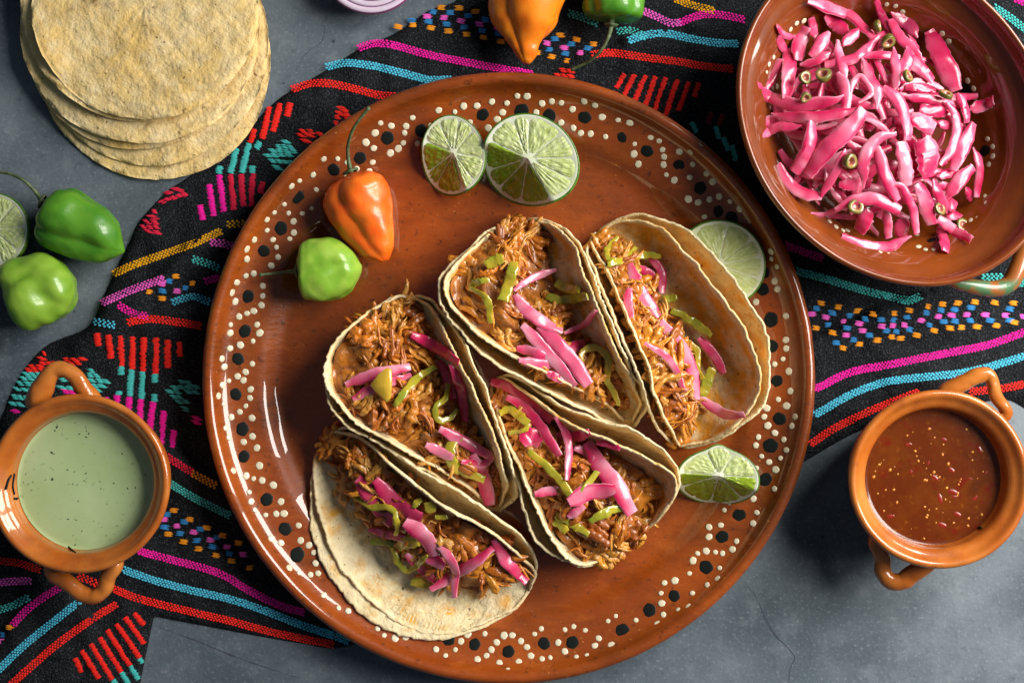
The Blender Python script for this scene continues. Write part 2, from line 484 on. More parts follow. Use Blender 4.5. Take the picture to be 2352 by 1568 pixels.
def rowst(p0, p1, col):      # a row of stitches lying along p0-p1
    p0 = np.array(p0, float); p1 = np.array(p1, float)
    L = np.linalg.norm(p1 - p0); T = (p1 - p0) / max(L, 1e-6); Nn = np.array([-T[1], T[0]])
    n = max(1, int(L / 13)); C, Dm = [], []
    for k in (-1, 0, 1):
        t = (np.arange(n) + .5 + k * .22) / n
        C.append(p0 + T * (t * L)[:, None] + Nn * k * 3.0); Dm.append(np.tile(T, (n, 1)))
    C = np.vstack(C); C = C + rng.normal(0, .6, C.shape)
    V, F = stitches(C, np.vstack(Dm), L / n * 1.1, 3.6, 1.8, .9)
    obj('embroidered_row', V, F, m_yarn[col], cloth)
def blocks(pts, col, w=21, h=11):
    for (x, y) in pts:
        a = np.array([x, y]); ang = rng.uniform(-.05, .25)
        d = np.array([-sin(ang), cos(ang)])
        column(a - d * h / 2, a + d * h / 2, col, w, 'embroidered_block', 3.2)
for p, c in [
    (R2([(850, 380), (950, 345), (1100, 350), (1400, 430), (1700, 490), (2000, 545), (2200, 580)]), 'magenta'),
    (R2([(600, 525), (750, 495), (950, 515), (1200, 575), (1400, 625), (1570, 625)]), 'cyan'),
    (R2([(330, 700), (480, 655), (650, 660), (850, 705), (1000, 745), (1130, 755)]), 'red'),
    (R3([(540, 105), (640, 135), (750, 180)]), 'teal'),
    (R3([(1080, 70), (1200, 120), (1330, 180), (1400, 180)]), 'pink'),
    (R3([(1420, 175), (1550, 125), (1700, 115), (1900, 150)]), 'magenta'),
    (R3([(1370, -10), (1500, 40), (1660, 80)]), 'yellow'),
    (R3([(920, 250), (1020, 240), (1130, 285)]), 'teal'),
    (R3([(1010, 320), (1150, 275), (1300, 265), (1500, 305), (1680, 335), (1850, 345)]), 'cyan'),
    (R3([(720, 430), (850, 415), (1000, 430), (1200, 460), (1400, 485), (1600, 520), (1810, 540)]), 'red'),
    (R4([(2120, 60), (2230, 130), (2360, 230)]), 'teal'),
    (R4([(2280, -10), (2360, 20)]), 'magenta'),
    (R5([(890, 970), (1050, 900), (1300, 810), (1500, 740), (1720, 640)]), 'yellow'),
    (R5([(1785, 585), (1900, 575)]), 'yellow'),
    (R5([(1650, 725), (1730, 730), (1810, 750)]), 'pink'),
    (R5([(1510, 855), (1600, 880), (1700, 920)]), 'teal'),
    (R5([(800, 1200), (1000, 1110), (1270, 1010)]), 'pink'),
    (R5([(930, 1215), (1050, 1285), (1140, 1300)]), 'magenta'),
    (R5([(740, 1345), (880, 1370)]), 'cyan'),
    (R5([(1350, 1195), (1500, 1150), (1630, 1185)]), 'cyan'),
    (R5([(1000, 1350), (1180, 1325), (1400, 1350), (1560, 1375)]), 'red'),
    (R5([(1610, 1030), (1700, 1005)]), 'magenta'),
    (R6([(1240, 990), (1370, 1070), (1500, 1150)]), 'dkred'),
    (R6([(1510, 1160), (1680, 1250)]), 'yellow'),
    (R6([(1300, 1220), (1500, 1340), (1790, 1485)]), 'teal'),
    (R7([(1080, 530), (1300, 590), (1700, 700), (1950, 840), (2200, 960), (2370, 1010)]), 'magenta'),
    (R7([(970, 680), (1200, 760), (1500, 840), (1800, 910), (2050, 990), (2360, 1110), (2600, 1190), (2720, 1235)]), 'cyan'),
    (R7([(890, 830), (1100, 910), (1500, 1010), (1800, 1080), (2100, 1160), (2350, 1215), (2600, 1262)]), 'red'),
    (R7([(0, 610), (150, 630), (300, 675)]), 'red'),
    (R7([(-30, 785), (100, 770), (230, 765)]), 'pink'),
    (R7([(-20, 995), (100, 960), (210, 900)]), 'teal'),
    (R7([(100, 1110), (200, 1000), (330, 900), (470, 815)]), 'magenta'),
    (R7([(-20, 1470), (200, 1260), (450, 1060), (650, 900)]), 'cyan'),
    (R7([(90, 1575), (400, 1300), (700, 1080), (900, 955)]), 'red'),
    (R7([(610, 730), (690, 760), (770, 795)]), 'red'),
    (R8([(480, 745), (600, 790), (760, 845)]), 'magenta'),
    (R8([(570, 950), (800, 1010), (1100, 1100), (1300, 1150), (1440, 1180), (1530, 1150)]), 'teal'),
    (R8([(2030, 1000), (2170, 995)]), 'teal'),
    (R8([(2300, 1040), (2370, 1045)]), 'teal'),
    (Q6([(880, 245), (1100, 140), (1400, 80), (1700, 20), (1950, -30), (2200, -115)]), 'magenta'),
    (Q6([(880, 405), (1100, 280), (1300, 205), (1500, 175), (1750, 150), (1950, 110), (2200, 35)]), 'cyan'),
    (Q6([(850, 590), (1000, 490), (1250, 370), (1520, 265)]), 'red'),
    (Q6([(1850, 260), (2050, 240), (2200, 210)]), 'red')]:
    stripe(p, c)
COLS = [
    (R3, 'red', 14, [((975, 580), (910, 690)), ((1055, 585), (975, 750)), ((1140, 590), (1060, 785)), ((1220, 600), (1140, 820)), ((1300, 610), (1215, 860)), ((1390, 625), (1300, 900)), ((1475, 640), (1400, 870)), ((1560, 650), (1525, 760))]),
    (R3, 'teal', 14, [((1500, 960), (1540, 1040)), ((1690, 990), (1720, 1090)), ((1750, 1080), (1790, 1180)), ((1820, 1140), (1850, 1260))]),
    (R3, 'brown', 14, [((1660, 880), (1630, 970)), ((1750, 895), (1715, 985))]),
    (Q8, 'red', 17, [((440, 200), (390, 400)), ((505, 180), (455, 355)), ((568, 175), (545, 260)), ((345, 340), (318, 425))]),
    (Q8, 'teal', 17, [((310, 430), (262, 615)), ((375, 420), (350, 460)), ((230, 460), (190, 615)), ((330, 570), (325, 615)), ((125, 570), (118, 620))]),
    (R5, 'magenta', 16, [((1570, 430), (1590, 550)), ((1640, 270), (1675, 520)), ((1720, 195), (1755, 485))]),
    (R5, 'dkred', 16, [((1810, 190), (1835, 470)), ((1890, 190), (1905, 440)), ((1980, 185), (1965, 440)), ((2060, 250), (2040, 340))]),
    (R6, 'red', 17, [((760, 60), (770, 165)), ((850, 75), (870, 260)), ((940, 85), (955, 320)), ((1035, 90), (1035, 345)), ((1125, 95), (1125, 362)), ((1220, 100), (1220, 380)), ((1315, 115), (1315, 335)), ((1410, 130), (1410, 245))]),
    (R6, 'teal', 17, [((950, 322), (950, 390)), ((1030, 347), (1020, 555)), ((1120, 365), (1110, 577)), ((1215, 382), (1215, 450)), ((930, 515), (930, 547)), ((1210, 540), (1210, 600))]),
    (R6, 'magenta', 17, [((920, 548), (915, 660)), ((1012, 560), (1005, 720)), ((1100, 580), (1095, 800)), ((1200, 600), (1165, 890)), ((1285, 670), (1258, 935)), ((1365, 820), (1345, 960))]),
    (R7, 'red', 14, [((590, 1370), (640, 1480)), ((640, 1310), (775, 1530)), ((710, 1260), (880, 1540)), ((780, 1210), (950, 1480)), ((840, 1150), (1020, 1430)), ((915, 1100), (1095, 1370)), ((980, 1050), (1130, 1260)), ((1050, 1020), (1130, 1110))]),
    (R7, 'teal', 14, [((1022, 1432), (1085, 1540)), ((952, 1482), (1010, 1580)), ((1095, 1372), (1115, 1410)), ((885, 1542), (920, 1590))])]
for rg, c, w, L in COLS:
    for a, b in L: column(rg([a])[0], rg([b])[0], c, w)
ROWS = [
    (R2, 'teal', [((250, 1110), (315, 1112)), ((200, 1150), (340, 1155)), ((150, 1182), (370, 1187)), ((110, 1220), (330, 1215)), ((150, 1260), (345, 1272)), ((180, 1310), (250, 1320))]),
    (R2, 'red', [((680, 850), (760, 855)), ((670, 885), (780, 890)), ((660, 920), (705, 925)), ((725, 915), (780, 915)), ((655, 962), (700, 975)), ((390, 1025), (505, 1040)), ((375, 1062), (500, 1067)), ((400, 1102), (480, 1112)), ((520, 1050), (590, 1060))]),
    (R3, 'red', [((470, 555), (580, 560)), ((430, 590), (580, 595))]),
    (R5, 'dkred', [((1190, 480), (1230, 485)), ((1160, 525), (1235, 525)), ((1130, 560), (1240, 570)), ((1105, 600), (1245, 605)), ((1140, 635), (1265, 650)), ((1350, 310), (1425, 305)), ((1250, 415), (1335, 375)), ((1335, 380), (1465, 345)), ((1290, 345), (1345, 325)), ((1400, 320), (1460, 335))]),
    (R6, 'red', [((500, 272), (675, 262)), ((310, 300), (630, 297)), ((200, 352), (345, 347)), ((230, 325), (340, 320)), ((330, 215), (362, 225)), ((300, 260), (360, 262))]),
    (R6, 'teal', [((180, 382), (330, 387)), ((160, 415), (320, 422)), ((135, 455), (300, 462)), ((110, 500), (280, 512)), ((90, 560), (230, 572)), ((70, 610), (190, 625)), ((470, 430), (570, 425)), ((450, 490), (580, 495)), ((690, 357), (735, 357)), ((680, 390), (780, 397)), ((690, 430), (860, 442)), ((700, 470), (830, 477)), ((720, 505), (790, 510)),
                     ((1400, 440), (1500, 450)), ((1340, 490), (1560, 482)), ((1300, 520), (1420, 525)), ((1450, 520), (1560, 530)), ((1340, 560), (1430, 560)), ((1380, 600), (1480, 600)), ((1420, 650), (1480, 660))]),
    (R6, 'magenta', [((480, 520), (590, 530)), ((820, 575), (860, 585)), ((1510, 725), (1575, 730)), ((1510, 760), (1575, 765)), ((90, 680), (150, 670))])]
for rg, c, L in ROWS:
    for a, b in L: rowst(rg([a])[0], rg([b])[0], c)
BL = [
    (R2, 'orange', [(1500, 60), (1640, 65), (1770, 90), (1905, 115), (1160, 210), (1285, 198), (1420, 220), (1555, 245), (1697, 270), (1830, 293), (1970, 325)]),
    (R2, 'blue', [(1440, 95), (1570, 100), (1710, 125), (1845, 155), (1960, 185), (1270, 165), (1400, 170), (1540, 190), (1680, 215), (1815, 240), (1950, 265)]),
    (R2, 'pink', [(1390, 130), (1520, 140), (1655, 165), (1800, 190), (1940, 220)]),
    (R3, 'orange', [(475, 275), (605, 312), (735, 348), (290, 415), (405, 445), (535, 480)]),
    (R3, 'blue', [(430, 305), (560, 345), (690, 380), (390, 390), (515, 420)]), (R3, 'pink', [(370, 340), (503, 375), (635, 415)]),
    (R5, 'orange', [(1370, 990), (1500, 1045), (1160, 1110), (1270, 1165)]), (R5, 'blue', [(1320, 1025), (1445, 1080), (1270, 1105)]), (R5, 'pink', [(1262, 1048), (1385, 1105)]),
    (R7, 'orange', [(1365, 215), (1490, 285), (1620, 350), (1745, 410), (1870, 470), (1320, 400), (1440, 460), (1560, 515), (1690, 565), (1820, 610), (1950, 665), (75, 1130)]),
    (R7, 'blue', [(1310, 245), (1440, 305), (1575, 360), (1700, 425), (1290, 345), (1415, 395), (1545, 450), (1665, 500), (1800, 555), (35, 1190)]),
    (R7, 'pink', [(1280, 285), (1390, 335), (1520, 385), (1650, 445), (1780, 500), (1905, 560), (15, 1240)]),
    (R8, 'orange', [(760, 1200), (900, 1230), (1045, 1260), (1175, 1287), (1325, 1280), (1455, 1257), (1590, 1225), (1710, 1208), (1828, 1200), (1970, 1190), (2120, 1195), (2270, 1200), (720, 1395), (850, 1430), (1310, 1465), (1385, 1475), (1510, 1450), (1650, 1415), (1770, 1395), (1855, 1390), (1980, 1385), (2135, 1375), (2275, 1350), (1200, 1490), (1060, 1520), (930, 1550)]),
    (R8, 'blue', [(850, 1275), (990, 1300), (1115, 1325), (1235, 1330), (1325, 1330), (1430, 1310), (1580, 1275), (1700, 1255), (1805, 1250), (1935, 1235), (2240, 1245), (820, 1370), (965, 1395), (1270, 1415), (1345, 1420), (1450, 1405), (1605, 1370), (1725, 1345), (1810, 1340), (1935, 1335), (2090, 1335), (2240, 1335), (1010, 1485), (1140, 1450), (880, 1510), (720, 1240)]),
    (R8, 'pink', [(800, 1310), (945, 1345), (1060, 1360), (1235, 1380), (1320, 1375), (1410, 1370), (1545, 1335), (1685, 1305), (1785, 1295), (1910, 1290), (2050, 1290), (2200, 1295), (2340, 1305), (960, 1450), (1085, 1415), (690, 1285)])]
for rg, c, L in BL: blocks(rg(L), c)

# ------------------------------------------------------------------ turned pottery
def lathe(prof, n, ell=None, wob=0., seed=0):
    """prof list (r,z); ell = (a,b,ang) scales r to an oval; returns V,F around the origin"""
    prof = np.asarray(prof, float); m = len(prof)
    a = np.arange(n) / n * 2 * pi
    V = []
    for i in range(n):
        k = 1.0
        w = 1 + wob * (sin(2 * a[i] + seed) + .6 * sin(3 * a[i] + 2 * seed))
        x = prof[:, 0] * cos(a[i]) * w; y = prof[:, 0] * sin(a[i]) * w
        if ell:
            ea, eb, an = ell
            u, v = x * ea, y * eb
            x, y = u * cos(an) - v * sin(an), u * sin(an) + v * cos(an)
        V.append(np.c_[x, y, prof[:, 1]])
    V = np.vstack(V)
    return V, gridf(n, m, 0, True, False)
def refine(pts, n):
    return catmull(pts, n)

# big platter
PZ = 9.0                                  # it stands on the flattened cloth
PR = 683.
pprof = [(0, 14), (250, 14), (430, 14.5), (505, 15.5), (522, 18), (532, 22.5), (543, 30), (553, 37), (565, 42), (600, 51), (628, 58.5), (640, 65), (648, 72), (653, 80), (658, 90), (665, 96), (674, 96), (681, 90), (684, 80), (677, 68), (640, 40), (590, 14), (555, 3), (520, 0), (300, 0), (0, 0)]
pp = refine(pprof, 130)
pp[:, 0] = np.maximum(pp[:, 0], 0)
ctr = W(PLC[0], PLC[1], 90); pc = np.array([ctr[0], ctr[1], PZ])
platter = empty('platter', pc)
tag(platter, 'large round glazed terracotta platter with painted cream and black dots, holding the tacos', 'platter')
V, F = lathe(pp, 220, None, .0015, 1.)
V[:, 2] += np.where(V[:, 2] > 6, 1.0 * noise3(V[:, :2], 160, 4) * np.clip(V[:, 2] / 30, 0, 1), 0)
fixn(obj('dish', V + pc, F, m_plate, platter, pc))
inn = np.array([p for p in pprof[:17]], float)
def plate_z(x, y):
    r = np.hypot(x - pc[0], y - pc[1]); return PZ + np.interp(r, inn[:, 0], inn[:, 1])
def plate_n(x, y):
    r = np.hypot(x - pc[0], y - pc[1]); dz = (np.interp(r + 3, inn[:, 0], inn[:, 1]) - np.interp(r - 3, inn[:, 0], inn[:, 1])) / 6
    ux, uy = (x - pc[0]) / r, (y - pc[1]) / r
    nv = np.array([-dz * ux, -dz * uy, 1.]); return nv / np.linalg.norm(nv)
FLOOR = PZ + 14.5
from mathutils import Vector
def dot_mesh(name, mat, seed):
    a = np.arange(14) / 14 * 2 * pi
    r = np.random.default_rng(seed)
    w = 1 + .05 * np.sin(2 * a + r.uniform(0, 6)) + .05 * np.sin(5 * a + r.uniform(0, 6))
    V = [(0, 0, .16)]
    for rr, z in ((.6, .14), (.92, .08), (1.0, -.12)):
        for i in range(14): V.append((rr * w[i] * cos(a[i]), rr * w[i] * sin(a[i]), z))
    F = []
    for i in range(14):
        j = (i + 1) % 14
        F.append((0, 1 + i, 1 + j))
        F.append((1 + i, 15 + i, 15 + j, 1 + j)); F.append((15 + i, 29 + i, 29 + j, 15 + j))
    return mesh(name, np.array(V), F, mat)
DOTS_C = [dot_mesh('cream_dot', m_cream, s) for s in range(4)]
DOTS_K = [dot_mesh('black_dot', m_black, s + 9) for s in range(3)]
def place_dot(kind, pos, nrm, rad, parent, origin):
    o = bpy.data.objects.new('cream_dot' if kind == 'c' else 'black_dot', random.choice(DOTS_C if kind == 'c' else DOTS_K))
    COL.objects.link(o); o.parent = parent
    o.location = Vector((pos - np.asarray(origin)) * S)
    q = Vector((0, 0, 1)).rotation_difference(Vector(nrm))
    from mathutils import Quaternion
    o.rotation_mode = 'QUATERNION'
    o.rotation_quaternion = q @ Quaternion((0, 0, 1), random.uniform(0, 6.28))
    rad *= .93
    o.scale = (rad * random.uniform(.94, 1.06), rad, 5.0 if kind == 'c' else 3.6)
    return o
BK = [(1109, 264), (1198, 254), (1262, 266), (1343, 270), (1430, 314), (1486, 347), (1560, 379), (1608, 432), (1648, 486), (1681, 501), (1709, 548), (1742, 602), (1755, 625), (1751, 664), (1771, 734), (1772, 795), (1784, 875), (1791, 961), (1770, 1023), (1758, 1101), (1698, 1181), (1659, 1232), (1622, 1302), (1549, 1368), (1492, 1400), (1430, 1447), (1315, 1474), (1249, 1476), (1168, 1496), (1090, 1479), (1030, 1467), (683, 1273), (655, 1214), (613, 1146), (560, 1048), (557, 985), (542, 905), (547, 824), (563, 760), (569, 681), (606, 576), (645, 524), (684, 454), (767, 390), (827, 363), (890, 317), (968, 301)]
def on_plate(px, py):
    z = 50.
    for _ in range(25):
        w = W(px, py, z); z = .5 * z + .5 * plate_z(w[0], w[1])
    return W(px, py, z)
bang = []
for (x, y) in BK:
    p = on_plate(x, y); nv = plate_n(p[0], p[1])
    place_dot('k', p + nv * .6, nv, random.uniform(14.5, 18.5), platter, pc)
    bang.append((math.atan2(p[1] - pc[1], p[0] - pc[0]), np.hypot(p[0] - pc[0], p[1] - pc[1]), p))
bang.sort(key=lambda t: t[0])
# cream dots: two strands weaving round the black ones
nb = len(bang); cream = []
angs = np.array([b[0] for b in bang]); rads = np.array([b[1] for b in bang])
ext_a = np.r_[angs[-1] - 2 * pi, angs, angs[0] + 2 * pi]; ext_r = np.r_[rads[-1], rads, rads[0]]
def strand(sg):
    for i in range(len(ext_a) - 1):
        a0, a1 = ext_a[i], ext_a[i + 1]; gap = (a1 - a0) * 600
        if gap < 22: continue
        nseg = max(2, int(round(gap / 21)))
        for j in range(nseg):
            u = (j + .5 * (sg > 0)) / nseg
            a = a0 + (a1 - a0) * u; r0 = ext_r[i] * (1 - u) + ext_r[i + 1] * u
            par = 1 if (i % 2 == 0) else -1
            amp = 33 * (abs(cos(pi * u)) ** .7) * (1 if u < .5 else -1) * par * sg
            if gap > 130: amp = 30 * cos(pi * u * 3) * sg
            r = r0 + amp + random.uniform(-2.5, 2.5)
            if r > 652: r = 652 - random.uniform(0, 8)
            cream.append((a + random.uniform(-.003, .003), r))
strand(1); strand(-1)
kept = []
def okdot(a, r):
    x, y = pc[0] + r * cos(a), pc[1] + r * sin(a)
    for b in bang:
        if np.hypot(b[2][0] - x, b[2][1] - y) < 19: return None
    for q in kept:
        if np.hypot(q[0] - x, q[1] - y) < 14.5: return None
    return (x, y)
def vis(x, y):
    pxy = toPx(np.array([x, y, 40.])); return -20 < pxy[1] < 1590
cnt = 0
random.shuffle(cream)
for a, r in cream:
    q = okdot(a, r)
    if q and vis(*q) and cnt < 298:
        kept.append(q); x, y = q
        p = np.array([x, y, plate_z(x, y)]); nv = plate_n(x, y)
        place_dot('c', p + nv * .6, nv, random.choice([6.2, 7, 7.5, 8, 8.4, 9.2]), platter, pc); cnt += 1

# ------------------------------------------------------------------ tortillas of the stack
def tort_col(V, seed, stain=None, pale=(.74, .57, .28), warm=(.72, .49, .17)):
    n1 = .5 + .5 * noise3(V, 150, seed, 3); n2 = .5 + .5 * noise3(V, 45, seed + 1, 3)
    c = np.array(pale)[None] * (1 - n1[:, None]) + np.array(warm)[None] * n1[:, None]
    c = c * (.86 + .24 * n2[:, None])
    if stain is not None:
        st = np.clip(stain, 0, 1)[:, None]
        c = c * (1 - st) + np.array([.78, .36, .025])[None] * st * (.8 + .35 * n2[:, None])
    return c
def flat_tortilla(cx, cy, R, z0, seed, lbl, scorch=None, floorf=None, dish=5.):
    nr, na = 34, 120
    c = W(cx, cy, z0)
    a = np.arange(na) / na * 2 * pi
    rad = R * (1 + .012 * np.sin(2 * a + seed) + .008 * np.sin(3 * a + 2.1 * seed) + .004 * np.sin(7 * a + seed * 3)) + .9 * noise3(np.c_[np.cos(a) * 300, np.sin(a) * 300], 22, seed, 2)
    def surf(top):
        V = []
        for i in range(nr):
            u = i / (nr - 1)
            e = 3.4 * sqrt(max(0, 1 - max(0, (u - .97) / .03) ** 2))
            x = c[0] + rad * u * np.cos(a); y = c[1] + rad * u * np.sin(a)
            P = np.c_[x, y]
            h = z0 + 2.0 * noise3(P, 170, seed + 3, 2) + dish * u ** 3 * noise3(P, 330, seed + 8, 1)
            if floorf is not None: h = np.maximum(h, floorf(P))
            if top: h = h + e + .9 * noise3(P, 34, seed + 5, 3) + .55 * noise3(P, 14, seed + 6, 2)
            else: h = h - e
            V.append(np.c_[P, h])
        return np.vstack(V)
    Vt, Vb = surf(True), surf(False); nn = len(Vt)
    F = [(i * na + j, (i + 1) * na + j, (i + 1) * na + (j + 1) % na, i * na + (j + 1) % na) for i in range(nr - 1) for j in range(na)]
    F += [(nn + i * na + j, nn + i * na + (j + 1) % na, nn + (i + 1) * na + (j + 1) % na, nn + (i + 1) * na + j) for i in range(nr - 1) for j in range(na)]
    last = (nr - 1) * na
    F += [(last + j, nn + last + j, nn + last + (j + 1) % na, last + (j + 1) % na) for j in range(na)]
    V = np.vstack([Vt, Vb])
    rr = np.hypot(V[:, 0] - c[0], V[:, 1] - c[1]) / R
    col = tort_col(V, seed)
    col = col * (1 + .10 * smooth01((rr - .9) / .1))[:, None]
    if scorch:
        px = toPx(V)
        for (sx, sy, sr, k) in scorch:
            d = np.hypot(px[:, 0] - sx, px[:, 1] - sy) / sr
            g = np.clip(1.1 - d + .8 * noise3(px, 26, 77, 3), 0, 1)[:, None] * k
            col = col * (1 - g) + np.array([.10, .035, .012]) * g
    o = obj('tortilla', V, F, m_tort, None, (c[0], c[1], z0), col)
    return tag(o, lbl, 'tortilla')
def ctop(P):
    px = toPx(np.c_[P, np.full(len(P), 8.)])
    return np.where(inside(px, OUT), cloth_z(px) + 4.5, 0)
flat_tortilla(358, 142, 268, 8, 11, 'corn tortilla at the very bottom of the stack, its edge lying on the woven cloth', floorf=ctop, dish=3)
flat_tortilla(354, 112, 264, 22, 12, 'corn tortilla lying directly on the lowest one of the stack')
flat_tortilla(326, 78, 264, 33, 13, 'corn tortilla third from the bottom of the stack, only a thin edge showing')
flat_tortilla(322, 62, 268, 46, 14, 'corn tortilla fourth from the bottom of the stack, broad crescent showing')
flat_tortilla(314, 12, 262, 60, 15, 'corn tortilla just beneath the scorched top one of the stack')
flat_tortilla(332, 14, 255, 74, 16, 'speckled corn tortilla with brown scorch marks topping the stack', scorch=[(245, 8, 12, .8), (215, 4, 15, .8), (190, -2, 10, .8), (163, 20, 9, .7), (285, 70, 8, .5), (340, 25, 7, .5), (350, 78, 7, .5), (425, 95, 5, .7), (420, 190, 5, .6), (235, 145, 4, .7), (495, 190, 5, .6)])

# ------------------------------------------------------------------ tacos
TACOS = {}
def arclen(pts, n):
    c = catmull(pts, 400); d = np.r_[0, np.cumsum(np.linalg.norm(np.diff(c[:, :2], axis=0), axis=1))]
    t = np.linspace(0, d[-1], n)
    return np.c_[np.interp(t, d, c[:, 0]), np.interp(t, d, c[:, 1])]
def shell(Lp, Rp, zl, zr, zb, cl, cr, seed, nt=96, ns=54, th=3.4):
    """folded tortilla lofted between its two rims"""
    Lr, Rr = arclen(Lp, nt), arclen(Rp, nt)
    t = np.linspace(0, 1, nt)
    rag = 1.6 * noise3(np.c_[t * 600, t * 0], 18, seed, 2)
    k = np.sin(pi * np.clip(t, 0, 1)) ** .55
    ZL = zb + 4 + (zl - zb - 4) * np.interp(t, np.linspace(0, 1, 7), [0.12, .62, .9, 1, .95, .7, .10]) + rag
    ZR = zb + 4 + (zr - zb - 4) * np.interp(t, np.linspace(0, 1, 7), [0.12, .62, .9, 1, .95, .7, .10]) - rag
    A = Wn(np.c_[Lr, ZL]); B = Wn(np.c_[Rr, ZR])
    zc = (zb - .125 * (ZL + ZR)) / .75
    C1 = A + (B - A) * cl; C1[:, 2] = zc
    C2 = B + (A - B) * cr; C2[:, 2] = zc
    s = np.linspace(0, 1, ns)[None, :, None]
    P = A[:, None] * (1 - s) ** 3 + 3 * C1[:, None] * s * (1 - s) ** 2 + 3 * C2[:, None] * s ** 2 * (1 - s) + B[:, None] * s ** 3
    P[..., 2] = np.maximum(P[..., 2], zb - 1)
    flat = P.reshape(-1, 3)
    flat = flat + np.c_[noise3(flat, 90, seed + 4, 2), noise3(flat, 90, seed + 5, 2), noise3(flat, 80, seed + 6, 2)] * 2.2
    P = flat.reshape(nt, ns, 3)
    ew = np.zeros(ns); ew[:4] = [1, .7, .4, .15]; ew[-4:] = [.15, .4, .7, 1]
    jag = noise3(np.c_[t * 700, t * 0], 9, seed + 7, 2)[:, None, None] * ew[None, :, None]
    sdir = P - P[:, ns // 2:ns // 2 + 1]; sdir = sdir / np.maximum(np.linalg.norm(sdir, axis=2, keepdims=True), 1)
    P = P + sdir * jag * 2.2
    P[..., 2] = np.maximum(P[..., 2], plate_z(P[..., 0], P[..., 1]) + th + 1.2)
    du = np.gradient(P, axis=0); dv = np.gradient(P, axis=1)
    N = np.cross(du, dv); ln = np.linalg.norm(N, axis=2, keepdims=True)
    N = N / np.maximum(ln, 1e-6)
    if N[nt // 2, ns // 2, 2] < 0: N = -N
    e = np.ones((nt, ns)); e[:, 0] = e[:, -1] = .62; e[:, 1] = e[:, -2] = 1.0; e[0] = e[-1] = .5
    T1 = P + N * (th * e)[..., None]; T2 = P - N * (th * e)[..., None]
    return P, N, T1, T2, t
def shell_mesh(T1, T2):
    nt, ns = T1.shape[:2]; nn = nt * ns
    V = np.vstack([T1.reshape(-1, 3), T2.reshape(-1, 3)])
    F = gridf(nt, ns, 0) + [f[::-1] for f in gridf(nt, ns, nn)]
    for i in range(nt - 1):
        F.append((i * ns, (i + 1) * ns, nn + (i + 1) * ns, nn + i * ns))
        a = ns - 1
        F.append((i * ns + a, nn + i * ns + a, nn + (i + 1) * ns + a, (i + 1) * ns + a))
    for j in range(ns - 1):
        F.append((j, nn + j, nn + j + 1, j + 1))
        b = (nt - 1) * ns
        F.append((b + j, b + j + 1, nn + b + j + 1, nn + b + j))
    return V, F
MEATC = [(.66, .235, .016), (.58, .17, .010), (.70, .31, .04), (.48, .125, .008), (.36, .085, .006), (.70, .33, .06), (.66, .22, .012), (.54, .165, .012), (.70, .28, .022)]
